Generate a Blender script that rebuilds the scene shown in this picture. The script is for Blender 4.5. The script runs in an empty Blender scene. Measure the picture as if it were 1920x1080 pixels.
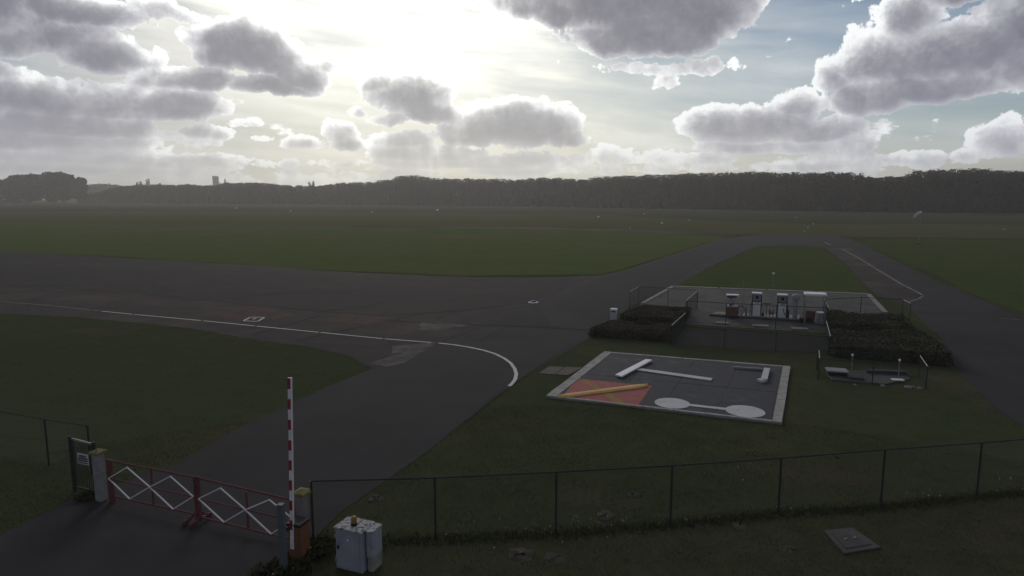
import bpy, bmesh, math, random
import numpy as np
from mathutils import Vector, Matrix

random.seed(7)
R = math.radians
sc = bpy.context.scene
C = sc.collection

# ------------------------------------------------------------------ camera
F = 1250.0
TH = R(7.92)
H0 = 8.4
cam_d = bpy.data.cameras.new('camera')
cam = bpy.data.objects.new('camera', cam_d)
C.objects.link(cam)
cam.location = (0, 0, H0)
cam.rotation_euler = (R(90) - TH, 0, 0)
cam_d.sensor_width = 36
cam_d.lens = F / 1920 * 36
cam_d.clip_start = 0.1
cam_d.clip_end = 6000
sc.camera = cam

sc.view_settings.view_transform = 'Standard'
sc.view_settings.look = 'None'
sc.view_settings.exposure = 0.22
sc.view_settings.gamma = 1.0
sc.view_settings.use_curve_mapping = False
sc.render.engine = 'CYCLES'
sc.cycles.use_denoising = True
sc.cycles.max_bounces = 6
sc.cycles.volume_bounces = 0
sc.cycles.transparent_max_bounces = 8
sc.cycles.caustics_reflective = False
sc.cycles.caustics_refractive = False

SUN_AZ, SUN_EL = R(-8.5), R(22.0)
SKY_STRENGTH = 0.05


def raydir(u, v):
    xc = (u - 960) / F
    yc = (540 - v) / F
    return xc, math.cos(TH) + yc * math.sin(TH), -math.sin(TH) + yc * math.cos(TH)


def G(u, v, z=0.0):
    """photo pixel -> the point of the level z it shows (used to survey the site)"""
    x, y, d = raydir(u, v)
    t = (z - H0) / d
    return Vector((x * t, y * t, z))


def HT(p, v):
    x, y, d = raydir(960, v)
    return H0 + d / y * p[1]


def azel(u, v):
    x, y, d = raydir(u, v)
    return math.atan2(x, y), math.atan2(d, math.hypot(x, y))


# ------------------------------------------------------------------ sky
def sstep(a, b, x):
    t = np.clip((x - a) / (b - a), 0, 1)
    return t * t * (3 - 2 * t)


class Noise:
    """seeded value noise over azimuth / elevation in degrees, wrapping at 360"""
    def __init__(s, seed):
        s.seed = seed

    def one(s, az, el, per, k):
        n = max(4, int(round(360 / per))); m_ = int(110 / (360 / n)) + 6
        g = np.random.default_rng(s.seed * 1000 + k).random((m_, n + 1)).astype(np.float32)
        g[:, n] = g[:, 0]
        x = ((az + 180) / 360 * n).astype(np.float32); y = np.clip(el / (360 / n), 0, m_ - 2.01).astype(np.float32)
        ix = np.floor(x).astype(int); fx = x - ix; ix %= n; fx = fx * fx * (3 - 2 * fx)
        iy = y.astype(int); fy = y - iy; fy = fy * fy * (3 - 2 * fy)
        if az.ndim == 1:
            a = g[iy]; b = g[iy + 1]
            fx = fx[None, :]; fy = fy[:, None]
            return (a[:, ix] * (1 - fx) + a[:, ix + 1] * fx) * (1 - fy) + (b[:, ix] * (1 - fx) + b[:, ix + 1] * fx) * fy
        return (g[iy, ix] * (1 - fx) + g[iy, ix + 1] * fx) * (1 - fy) + (g[iy + 1, ix] * (1 - fx) + g[iy + 1, ix + 1] * fx) * fy

    def fbm(s, az, el, per, octv, gain=.5, mode=0):
        out = 0; amp = 1.0; tot = 0
        for k in range(octv):
            n = s.one(az + 17.3 * k, el + .37 * per * (k + 1), per, k)
            if mode == 1: n = 1 - np.abs(2 * n - 1)          # ridges
            if mode == 2: n = np.abs(2 * n - 1)              # billows
            out = out + amp * n; tot += amp; amp *= gain; per /= 2.03
        return out / tot


BLOBS = [
    # big dark cloud at the top
    (1170, -10, 290, 105, 1.3), (1040, 12, 150, 62, 1.1), (1320, 30, 140, 78, 1.15), (1220, 62, 180, 66, 1.15), (940, -20, 110, 46, .9),
    (1350, 122, 62, 28, .55), (1252, 150, 22, 24, .36), (1300, 122, 70, 22, .5), (1180, 122, 120, 12, .3),
    # upper left
    (40, 75, 220, 62, 1.0), (190, 105, 130, 44, .9), (-60, 40, 200, 80, 1.0), (265, 110, 70, 30, .5), (120, 20, 190, 40, .9), (330, 25, 90, 26, .5),
    (485, 105, 118, 70, 1.15), (560, 148, 58, 44, 1.05), (430, 75, 84, 44, .9), (350, 152, 100, 30, .85), (510, 168, 100, 22, 1.0), (608, 113, 36, 30, .65),
    # left
    (60, 190, 140, 58, .9), (210, 200, 100, 42, .75), (335, 207, 90, 38, .9), (120, 242, 180, 36, .9), (40, 268, 260, 24, .8), (0, 140, 90, 30, .55),
    # middle
    (765, 182, 96, 54, 1.05), (705, 160, 50, 28, .85), (805, 215, 66, 36, .95), (665, 212, 22, 16, .6), (785, 141, 22, 12, .35), (725, 228, 44, 15, .6),
    (925, 235, 110, 50, 1.1), (1012, 243, 92, 50, 1.1), (1066, 265, 48, 30, .95), (875, 252, 70, 36, .95), (985, 203, 64, 26, .7),
    (575, 272, 58, 20, .75), (635, 255, 38, 34, .8), (652, 276, 44, 20, .8), (622, 236, 18, 16, .5),
    (800, 292, 130, 24, .7), (960, 302, 130, 18, .6), (760, 268, 74, 18, .55), (860, 308, 200, 14, .5), (500, 262, 30, 8, .3),
    # right
    (1345, 240, 92, 44, .95), (1435, 232, 100, 54, 1.05), (1535, 247, 95, 26, .9), (1480, 200, 58, 34, .8), (1300, 225, 46, 22, .6), (1400, 280, 130, 14, .5),
    (1645, 112, 124, 74, 1.0), (1790, 100, 190, 92, 1.15), (1910, 60, 180, 100, 1.15), (1710, 30, 90, 62, .95), (1620, 190, 94, 42, .95), (1750, 170, 180, 36, 1.0),
    (1950, 130, 160, 70, 1.0), (1562, 150, 36, 36, .6), (1850, -30, 260, 60, 1.1),
    (1885, 268, 66, 42, .7), (1790, 292, 120, 14, .5), (1960, 250, 60, 40, .6), (1700, 302, 150, 12, .4),
    (1150, 292, 80, 26, .6), (1235, 298, 68, 26, .6), (1310, 302, 70, 16, .5), (1200, 318, 180, 12, .4), (1050, 322, 220, 9, .4),
    (150, 288, 80, 12, .45), (250, 306, 280, 18, .5), (80, 320, 280, 14, .5), (420, 300, 100, 10, .35), (385, 250, 52, 13, .42), (480, 235, 50, 9, .32), (520, 310, 160, 10, .35), (1550, 310, 200, 9, .35),
    (1480, 68, 12, 6, .25), (1450, 98, 20, 5, .22), (1600, 10, 44, 8, .25),
]


def cloud_items():
    rg = np.random.default_rng(11); items = []
    for u, v, ru, rv, wt in BLOBS:
        a, e = azel(u, v); a1, _ = azel(u + ru, v); _, e2 = azel(u, v - rv)
        items.append((math.degrees(a), math.degrees(e), math.degrees(a1 - a), math.degrees(e2 - e), wt))
    k = 0
    while k < 300:                      # the same broken cumulus goes on round the sky and overhead
        a = rg.uniform(-180, 180); e = rg.uniform(.5, 88); k += 1
        if abs(a) < 41 and e < 19: continue
        s = 1.2 + e * .16; c = max(.2, math.cos(R(e)))
        for _ in range(3):
            items.append((a + rg.normal() * s * 1.6 / c, e + rg.normal() * s * .35, s * rg.uniform(1.0, 2.4) / c, s * rg.uniform(.6, 1.1), rg.uniform(.6, 1.1)))
    return items


def sky_map(az, el):
    """az, el: 1-d degree axes -> rgb radiance and cover (h, w, 4)"""
    H_, W_ = len(el), len(az)
    ppd_x = (W_ - 1) / (az[-1] - az[0]); ppd_y = (H_ - 1) / (el[-1] - el[0])
    AZ = np.broadcast_to(az[None, :], (H_, W_)); EL = np.broadcast_to(el[:, None], (H_, W_))
    # warped coordinates give the outlines their curls
    sq = np.clip(EL / 9.0, .35, 1.6)
    wx = (Noise(1).fbm(az, el, 5.0, 4, .5) - .5) * 2.2 * sq + (Noise(21).fbm(az, el, 1.0, 3, .6) - .5) * .40
    wy = (Noise(2).fbm(az, el, 4.0, 3, .45) - .5) * 1.3 * sq + (Noise(22).fbm(az, el, 1.0, 3, .6) - .5) * .30
    X = AZ + wx; Y = EL + wy
    D = np.full((H_, W_), -1.0, np.float32)
    full = (az[-1] - az[0]) > 350
    for a, e, ra, re, wt in cloud_items():
        j0 = int((e - re * 1.2 - 2.5 - el[0]) * ppd_y); j1 = int((e + re * 1.2 + 2.5 - el[0]) * ppd_y) + 2
        i0 = int((a - ra * 1.2 - 3.5 - az[0]) * ppd_x); i1 = int((a + ra * 1.2 + 3.5 - az[0]) * ppd_x) + 2
        j0 = max(j0, 0); j1 = min(j1, H_)
        if not full: i0 = max(i0, 0); i1 = min(i1, W_)
        if j1 <= j0 or i1 <= i0: continue
        cols = np.arange(i0, min(i1, i0 + W_)) % W_
        sl = (slice(j0, j1), cols)
        dx = X[j0:j1][:, cols] - a; dx = (dx + 180) % 360 - 180
        dy = (Y[j0:j1][:, cols] - e) / re
        dy = np.where(dy < 0, dy * 1.5, dy)
        D[sl] = np.maximum(D[sl], np.maximum(wt * (1 - (dx / ra) ** 2 - dy ** 2), -1))
    Xw, Yw = (AZ + wx * .5).astype(np.float32), np.abs(EL + wy * .5).astype(np.float32)
    bil = Noise(3).fbm(Xw, Yw, 2.6, 6, .58, 2)
    n2 = Noise(4).fbm(Xw, Yw, 6.0, 6, .55)
    fine = Noise(5).fbm(az, el, .8, 5, .68)
    crisp = Noise(10).fbm(Xw, Yw, .75, 5, .72, 2)
    D = D + (bil - .33) * 1.25 + (n2 - .5) * 1.1
    soft = D.copy()
    D = D + ((crisp - .33) * .45 + (fine - .5) * .62) * sstep(-.30, .10, D)
    # small ragged puffs low over the horizon
    puff = (Noise(8).fbm(az, np.minimum(el * 2.4, 92).astype(np.float32), 4.5, 6, .6) - .55) * 3.2 + (bil - .33) * .9 + (n2 - .5) * .8
    puff = np.where(EL < 8, puff * (1 - EL / 10) * 1.0 - .25 * (EL / 8) ** 2, -1)
    D = np.maximum(D, np.minimum(puff, .34))
    lump = Noise(9).fbm(Xw, Yw, 1.3, 4, .6, 2)
    lump2 = Noise(9).fbm(Xw, Yw, 1.3, 2, .5, 2)
    dens = np.clip(D, 0, 1.2)
    march = np.clip(np.maximum(soft, puff * .8), 0, 1.2) * np.clip(.55 + 1.2 * lump2, .3, 1.5)
    alpha = sstep(-.02, .13, D)
    sa, se = math.degrees(SUN_AZ), math.degrees(SUN_EL)
    dA = ((sa - AZ + 180) % 360 - 180); dE = se - EL
    L = np.sqrt(dA ** 2 + dE ** 2) + 1e-3
    J, I = np.meshgrid(np.arange(H_, dtype=np.float32), np.arange(W_, dtype=np.float32), indexing='ij')
    def ahead(deg, upmix):
        ux = dA / L * (1 - upmix); uy = dE / L * (1 - upmix) + upmix
        jj = np.clip(J + uy * deg * ppd_y, 0, H_ - 1).astype(np.int32)
        ii = (I + ux * deg * ppd_x).astype(np.int32)
        ii = ii % W_ if full else np.clip(ii, 0, W_ - 1)
        return march[jj, ii]
    tau = 0
    for st, w_ in ((.10, .5), (.25, .8), (.5, 1.1), (.9, 1.3), (1.5, 1.5), (2.4, 1.6)):
        tau = tau + ahead(st, .35) * w_
    rim = np.exp(-dens * 7.0)
    cosg = math.sin(R(se)) * np.sin(np.radians(EL)) + math.cos(R(se)) * np.cos(np.radians(EL)) * np.cos(np.radians(AZ - sa))
    gam = np.degrees(np.arccos(np.clip(cosg, -1, 1)))
    T = np.exp(-tau * (.62 - .24 * sstep(14, 30, gam) * (AZ > 0)))
    glow = np.exp(-(gam / 12.5) ** 2); wide = np.exp(-(gam / 27.0) ** 2)
    low = np.exp(-EL / 4.5)
    V = lambda *c: np.array(c, np.float32)
    e3 = lambda x: x[..., None]
    thick = np.clip(D, 0, 1)
    shade = V(.305, .305, .375) + e3(wide) * V(.13, .125, .10) - e3(thick * (1 - low)) * V(.135, .130, .130) + e3(glow) * V(.10, .10, .08)
    shade = shade + e3(low * wide) * V(.20, .19, .10)
    shade = shade * e3(.80 + .42 * n2 + .30 * (bil - .3) + .30 * (fine - .5) + .20 * (crisp - .33))
    shade = shade * e3(.93 - .24 * sstep(.3, .9, D) * (1 - low))
    shade = shade + e3(low * wide) * V(.05, .03, -.03)
    lit = V(.84, .86, .88) + e3(glow) * V(.85, .84, .76) + e3(wide) * V(.20, .19, .13)
    k = np.clip(T * (1.1 + 1.5 * (bil - .33) + 1.1 * (lump - .33) + 1.1 * (crisp - .33)) + rim * (.22 + .6 * wide), 0, 1)
    k = k * (1 - .45 * sstep(.35, .9, D))
    cloud = shade * (1 - e3(k)) + lit * e3(k)
    # high veil and horizon haze behind the cumulus
    st = Noise(6).fbm(((AZ * .16 + EL * .25 + 180) % 360 - 180).astype(np.float32), (EL + AZ * .06 + 5).astype(np.float32), 1.5, 5, .55)
    st2 = Noise(7).fbm(az, el, 7.0, 5, .6)
    leftish = sstep(2, 26, -AZ) * sstep(20, 5, EL) * (np.abs(AZ) < 90)
    veil = np.clip(.02 + .85 * wide + .72 * low + 1.3 * (st - .5) * (.25 + wide) + .3 * (st2 - .5) + .6 * leftish, 0, .98)
    vc = V(.50, .525, .575) + e3(glow) * V(.80, .79, .75) + e3(wide) * V(.34, .325, .22) + e3(low * wide) * V(.16, .10, -.10) + e3(wide * (1 - glow)) * V(.07, .05, -.03)
    vc = vc - e3(leftish * (1 - wide)) * V(.12, .12, .08)
    vc = vc * e3(.90 + .5 * (st - .5) + .2 * (st2 - .5))
    air = np.clip(.75 * np.exp(-EL / 3.2), 0, .75)         # far clouds sink into the horizon haze
    cloud = cloud * e3(1 - air) + vc * e3(air)
    rgb = vc * e3(1 - alpha) + cloud * e3(alpha)
    A = 1 - (1 - veil) * (1 - alpha)
    rgb = rgb * e3(.60 + .40 * sstep(115, 45, gam))        # duller sky away from the low sun
    return np.concatenate([rgb, e3(A)], -1).astype(np.float32)


def make_world():
    def img(name, az, el):
        arr = sky_map(az.astype(np.float32), el.astype(np.float32))
        h, w = arr.shape[:2]
        im = bpy.data.images.new(name, w, h, alpha=True, float_buffer=True)
        im.colorspace_settings.name = 'Non-Color'
        im.alpha_mode = 'CHANNEL_PACKED'
        im.pixels.foreach_set(arr.ravel())
        im.update(); im.pack()
        return im
    A0, A1, E1 = 44.0, 88.0, 24.0
    w = bpy.data.worlds.new('World'); sc.world = w; w.use_nodes = True
    nt = w.node_tree; N = nt.nodes; Lk = nt.links
    for n in list(N): N.remove(n)
    out = N.new('ShaderNodeOutputWorld')
    sky = N.new('ShaderNodeTexSky'); sky.sky_type = 'NISHITA'; sky.sun_disc = False
    sky.sun_elevation = SUN_EL; sky.sun_rotation = SUN_AZ
    sky.air_density = 1.0; sky.dust_density = 0.4; sky.ozone_density = 2.0
    b1 = N.new('ShaderNodeBackground'); b1.inputs[1].default_value = SKY_STRENGTH
    Lk.new(sky.outputs[0], b1.inputs[0])
    tc = N.new('ShaderNodeTexCoord')
    sp = N.new('ShaderNodeSeparateXYZ'); Lk.new(tc.outputs['Generated'], sp.inputs[0])
    def m(op, a, b=None):
        n = N.new('ShaderNodeMath'); n.operation = op
        for k, q in enumerate((a, b)):
            if q is None: continue
            if isinstance(q, (int, float)): n.inputs[k].default_value = q
            else: Lk.new(q, n.inputs[k])
        return n.outputs[0]
    def vec(u, v):
        c = N.new('ShaderNodeCombineXYZ'); Lk.new(u, c.inputs[0]); Lk.new(v, c.inputs[1]); return c.outputs[0]
    def tex(im, v):
        t = N.new('ShaderNodeTexImage'); t.image = im; t.extension = 'EXTEND'; t.interpolation = 'Linear'
        Lk.new(v, t.inputs[0]); return t
    az = m('MULTIPLY', m('ARCTAN2', sp.outputs[0], sp.outputs[1]), 180 / math.pi)
    el = m('MULTIPLY', m('ARCSINE', m('MAXIMUM', m('MINIMUM', sp.outputs[2], 1.0), 0.0)), 180 / math.pi)
    # cloud cover computed above: finely for the sector ahead, more coarsely all round
    near = tex(img('cloud_cover_ahead', np.linspace(-A0, A0, 2048), np.linspace(0, E1, 560)), vec(m('DIVIDE', m('ADD', az, A0), A1), m('DIVIDE', el, E1)))
    far = tex(img('cloud_cover_round', np.linspace(-180, 180, 2048), np.linspace(0, 90, 512)), vec(m('DIVIDE', m('ADD', az, 180), 360), m('DIVIDE', el, 90)))
    inside = m('MULTIPLY', m('LESS_THAN', m('ABSOLUTE', az), A0 - .1), m('LESS_THAN', el, E1 - .1))
    mc = N.new('ShaderNodeMix'); mc.data_type = 'RGBA'
    Lk.new(inside, mc.inputs[0]); Lk.new(far.outputs[0], mc.inputs[6]); Lk.new(near.outputs[0], mc.inputs[7])
    ma = N.new('ShaderNodeMix'); Lk.new(inside, ma.inputs[0]); Lk.new(far.outputs[1], ma.inputs[2]); Lk.new(near.outputs[1], ma.inputs[3])
    b2 = N.new('ShaderNodeBackground'); b2.inputs[1].default_value = 1.0
    Lk.new(mc.outputs[2], b2.inputs[0])
    mx = N.new('ShaderNodeMixShader')
    Lk.new(ma.outputs[0], mx.inputs[0]); Lk.new(b1.outputs[0], mx.inputs[1]); Lk.new(b2.outputs[0], mx.inputs[2])
    Lk.new(mx.outputs[0], out.inputs[0])
    w.cycles.sampling_method = 'MANUAL'; w.cycles.sample_map_resolution = 1024


make_world()
sl = bpy.data.lights.new('sun', 'SUN')
sl.energy = 0.75; sl.angle = R(20); sl.color = (1.0, .94, .84)
so = bpy.data.objects.new('sun', sl); C.objects.link(so)
sd = Vector((math.sin(SUN_AZ) * math.cos(SUN_EL), math.cos(SUN_AZ) * math.cos(SUN_EL), math.sin(SUN_EL)))
so.rotation_euler = sd.to_track_quat('Z', 'Y').to_euler()
so.location = (0, 20, 60)


# ------------------------------------------------------------------ materials
def mat(name, a, b=None, scale=3.0, rough=.8, spec=.25, bump=0.0, bscale=30.0, c=None, cscale=.3, cw=(.45, .7), metal=0.0, island=0.0, detail=6, trans=0.0):
    """noise mix of colours a/b, stains of colour c, fine relief"""
    M = bpy.data.materials.new(name); M.use_nodes = True
    nt = M.node_tree; N = nt.nodes; Lk = nt.links
    p = N['Principled BSDF']
    p.inputs['Roughness'].default_value = rough
    p.inputs['Specular IOR Level'].default_value = spec
    p.inputs['Metallic'].default_value = metal
    g = N.new('ShaderNodeNewGeometry')
    col = None
    def noise(s, d=detail):
        n = N.new('ShaderNodeTexNoise'); n.inputs['Scale'].default_value = s
        n.inputs['Detail'].default_value = d; n.inputs['Roughness'].default_value = .62
        Lk.new(g.outputs['Position'], n.inputs['Vector'])
        return n.outputs[0]
    def ramp(x, lo, hi):
        r = N.new('ShaderNodeMapRange'); r.inputs[1].default_value = lo; r.inputs[2].default_value = hi
        r.interpolation_type = 'SMOOTHSTEP'; Lk.new(x, r.inputs[0]); return r.outputs[0]
    def mix(f, x, y):
        mm = N.new('ShaderNodeMix'); mm.data_type = 'RGBA'
        if isinstance(f, float): mm.inputs[0].default_value = f
        else: Lk.new(f, mm.inputs[0])
        for k, q in ((6, x), (7, y)):
            if isinstance(q, tuple): mm.inputs[k].default_value = (*q, 1)
            else: Lk.new(q, mm.inputs[k])
        return mm.outputs[2]
    col = mix(ramp(noise(scale), .3, .7), a, b or tuple(x * .8 for x in a))
    if c:
        col = mix(ramp(noise(cscale), *cw), col, c)
    if island:
        hs = N.new('ShaderNodeHueSaturation')
        r = N.new('ShaderNodeMapRange'); r.inputs[3].default_value = 1 - island; r.inputs[4].default_value = 1 + island
        Lk.new(g.outputs['Random Per Island'], r.inputs[0]); Lk.new(r.outputs[0], hs.inputs['Value'])
        Lk.new(col, hs.inputs['Color']); col = hs.outputs[0]
    Lk.new(col, p.inputs['Base Color'])
    if bump:
        bn = N.new('ShaderNodeBump'); bn.inputs['Strength'].default_value = bump; bn.inputs['Distance'].default_value = .02
        Lk.new(noise(bscale, 4), bn.inputs['Height']); Lk.new(bn.outputs[0], p.inputs['Normal'])
    if trans:
        p.inputs['Transmission Weight'].default_value = 0
        t = N.new('ShaderNodeBsdfTranslucent'); Lk.new(col, t.inputs[0])
        ms = N.new('ShaderNodeMixShader'); ms.inputs[0].default_value = trans
        o = N['Material Output']
        Lk.new(p.outputs[0], ms.inputs[1]); Lk.new(t.outputs[0], ms.inputs[2]); Lk.new(ms.outputs[0], o.inputs[0])
    return M


M = {}
M['lawn'] = mat('lawn', (.047, .062, .031), (.062, .072, .036), 1.1, 1.0, .0, .45, 14, c=(.080, .075, .045), cscale=.16, cw=(.48, .70))
M['field'] = mat('field', (.078, .108, .036), (.098, .122, .042), .35, 1.0, .0, .5, 6, c=(.116, .115, .054), cscale=.05, cw=(.45, .7))
M['turf'] = mat('turf', (.058, .082, .030), (.072, .092, .036), .6, 1.0, .0, .45, 10, c=(.080, .082, .044), cscale=.12, cw=(.5, .72))
M['meadow'] = mat('meadow', (.106, .096, .054), (.088, .094, .044), .2, 1.0, .0, .5, 5, c=(.080, .094, .040), cscale=.03)
M['rough_grass'] = mat('rough_grass', (.050, .057, .033), (.064, .067, .037), 1.7, 1.0, .0, .5, 12, c=(.072, .064, .042), cscale=.35, cw=(.52, .72))
M['blade'] = mat('blade', (.078, .090, .046), (.098, .100, .052), .8, .95, .0, island=.22, trans=.3)
M['blade_long'] = mat('blade_long', (.062, .072, .038), (.082, .080, .046), .9, .95, .0, island=.3, trans=.3)
M['asphalt'] = mat('asphalt', (.043, .040, .041), (.049, .046, .047), .5, .95, .06, .35, 60, c=(.037, .035, .036), cscale=.12)
M['asphalt_new'] = mat('asphalt_new', (.035, .034, .036), (.039, .038, .040), .7, .95, .06, .3, 60)
M['apron'] = mat('apron', (.064, .054, .050), (.043, .038, .037), .45, .97, .05, .45, 25, c=(.082, .066, .058), cscale=.12, cw=(.47, .64))
M['apron_dark'] = mat('apron_dark', (.050, .045, .044), (.040, .0365, .036), .4, .97, .05, .4, 30, c=(.060, .055, .046), cscale=.08, cw=(.48, .68))
M['rust_stain'] = mat('rust_stain', (.100, .060, .050), (.056, .045, .043), .9, .97, .05, .3, 30)
M['pale_patch'] = mat('pale_patch', (.135, .13, .12), (.062, .058, .057), .9, .97, .05, .3, 30)
M['joint'] = mat('joint', (.038, .036, .035), (.046, .043, .040), 2, .97, .06)
M['joint_pale'] = mat('joint_pale', (.088, .077, .070), (.056, .050, .047), 1.0, .97, .06)
M['line'] = mat('line', (.62, .62, .60), (.48, .48, .46), 3, .85, .2, c=(.2, .2, .19), cscale=1.6, cw=(.60, .74))
M['line_old'] = mat('line_old', (.20, .20, .19), (.14, .14, .135), 3, .85, .2, c=(.06, .06, .06), cscale=1.1, cw=(.50, .68))
M['concrete'] = mat('concrete', (.30, .30, .275), (.20, .20, .185), 4, .92, .15, .5, 40, c=(.13, .13, .11), cscale=1.1, cw=(.58, .75))
M['border'] = mat('border', (.40, .39, .36), (.27, .27, .245), 3, .92, .15, .5, 40, c=(.17, .17, .145), cscale=1.4, cw=(.58, .75))
M['slab_brown'] = mat('slab_brown', (.15, .125, .11), (.11, .10, .09), 3, .95, .1, .5, 40)
M['fuel_pad'] = mat('fuel_pad', (.108, .108, .102), (.088, .088, .085), 1.2, .95, .08, .4, 30, c=(.066, .066, .062), cscale=.5)
M['signal_black'] = mat('signal_black', (.066, .069, .076), (.054, .057, .064), 2, .85, .12, .3, 40, c=(.098, .101, .107), cscale=.8, cw=(.53, .75))
M['signal_red'] = mat('signal_red', (.36, .115, .105), (.29, .090, .082), 2.5, .85, .15, .2, 40, c=(.23, .10, .09), cscale=1.0, cw=(.53, .75))
M['yellow'] = mat('yellow', (.86, .60, .23), (.74, .49, .16), 3, .65, .3)
M['yellow_faded'] = mat('yellow_faded', (.30, .185, .045), (.24, .14, .04), 2.5, .85, .2)
M['white'] = mat('white', (.84, .85, .85), (.76, .77, .77), 2, .6, .3)
M['white_flat'] = mat('white_flat', (.54, .55, .55), (.47, .48, .48), 2, .8, .2, c=(.38, .38, .37), cscale=1.2, cw=(.58, .75))
M['dark'] = mat('dark', (.02, .02, .022), None, 3, .6, .3)
M['rubber'] = mat('rubber', (.025, .025, .026), None, 3, .8, .2)
M['green_metal'] = mat('green_metal', (.022, .034, .026), (.03, .04, .032), 4, .6, .35)
M['rail_skylit'] = mat('rail_skylit', (.32, .33, .30), (.20, .22, .20), 4, .5, .4)  # pale tone: gleam of the sky on rail tops, put into the colour
M['wire'] = mat('wire', (.040, .050, .044), None, 4, .6, .3)
M['gate_red'] = mat('gate_red', (.165, .060, .062), (.125, .046, .048), 4, .75, .15)
M['bar_white'] = mat('bar_white', (.80, .80, .82), (.7, .7, .72), 5, .5, .3)
M['stripe_red'] = mat('stripe_red', (.32, .038, .055), (.26, .032, .046), 5, .6, .25)
M['pillar'] = mat('pillar', (.30, .30, .31), (.22, .22, .225), 5, .9, .15, .5, 40)
M['pillar_pink'] = mat('pillar_pink', (.26, .23, .225), (.19, .175, .17), 5, .9, .15, .5, 40)
M['cap_yellow'] = mat('cap_yellow', (.27, .23, .09), (.19, .17, .075), 9, .9, .15, .4, 50, c=(.11, .11, .06), cscale=8, cw=(.48, .66))
M['orange'] = mat('orange', (.215, .092, .050), (.17, .076, .044), 3, .7, .2, c=(.11, .065, .042), cscale=2.2, cw=(.55, .75))
M['cabinet'] = mat('cabinet', (.33, .34, .385), (.27, .28, .32), 2.2, .7, .3, c=(.2, .2, .21), cscale=2.5, cw=(.58, .75))
M['lichen'] = mat('lichen', (.55, .55, .54), (.34, .34, .34), 14, .9, .1, .6, 60, c=(.10, .10, .10), cscale=7, cw=(.47, .6))
M['amber'] = mat('amber', (.34, .21, .06), (.20, .13, .045), 14, .6, .3)
M['post_grey'] = mat('post_grey', (.115, .13, .145), (.095, .105, .12), 4, .7, .2)
M['sign_dark'] = mat('sign_dark', (.12, .11, .14), None, 4, .7, .2)
M['pump_grey'] = mat('pump_grey', (.30, .31, .33), (.25, .26, .28), 4, .6, .3)
M['pump_red'] = mat('pump_red', (.17, .095, .078), (.13, .075, .062), 4, .85, .15)
M['steel'] = mat('steel', (.28, .29, .30), (.2, .21, .22), 5, .5, .4)
M['hedge_brown'] = mat('hedge_brown', (.115, .100, .074), (.086, .082, .058), 1.5, .95, .0, island=.35)
M['hedge_green'] = mat('hedge_green', (.080, .080, .055), (.094, .086, .062), 1.2, .95, .0, island=.35)
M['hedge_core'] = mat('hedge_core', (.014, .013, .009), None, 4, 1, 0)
M['leaf'] = mat('leaf', (.042, .044, .028), (.048, .049, .030), .05, .95, .0, island=.08, trans=.35)
M['leaf_far'] = mat('leaf_far', (.046, .048, .032), (.054, .054, .034), .05, .95, .0, island=.1, trans=.35)
M['bark'] = mat('bark', (.06, .05, .04), (.04, .034, .03), 4, .95, .05)
M['stone'] = mat('stone', (.24, .225, .20), (.18, .17, .155), .5, .95, .1)
M['slate'] = mat('slate', (.07, .072, .08), None, 1, .8, .2)
M['soil'] = mat('soil', (.095, .090, .072), (.068, .066, .050), 9, 1, 0, .8, 30)
M['petal'] = mat('petal', (.62, .62, .60), (.5, .5, .48), 5, .8, .1)
M['weed'] = mat('weed', (.046, .056, .030), (.066, .066, .036), 3, .9, .03, island=.35, trans=.25)


# ------------------------------------------------------------------ builders
def tag(o, label=None, cat=None, group=None, kind=None):
    if label: o['label'] = label
    if cat: o['category'] = cat
    if group: o['group'] = group
    if kind: o['kind'] = kind
    return o


def thing(name, label, cat, loc=(0, 0, 0), group=None):
    o = bpy.data.objects.new(name, None)
    o.empty_display_size = .3
    C.objects.link(o)
    o.location = loc
    return tag(o, label, cat, group)


def world_loc(o):
    p = Vector(o.location)
    while o.parent:
        o = o.parent
        p += Vector(o.location)
    return p


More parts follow.
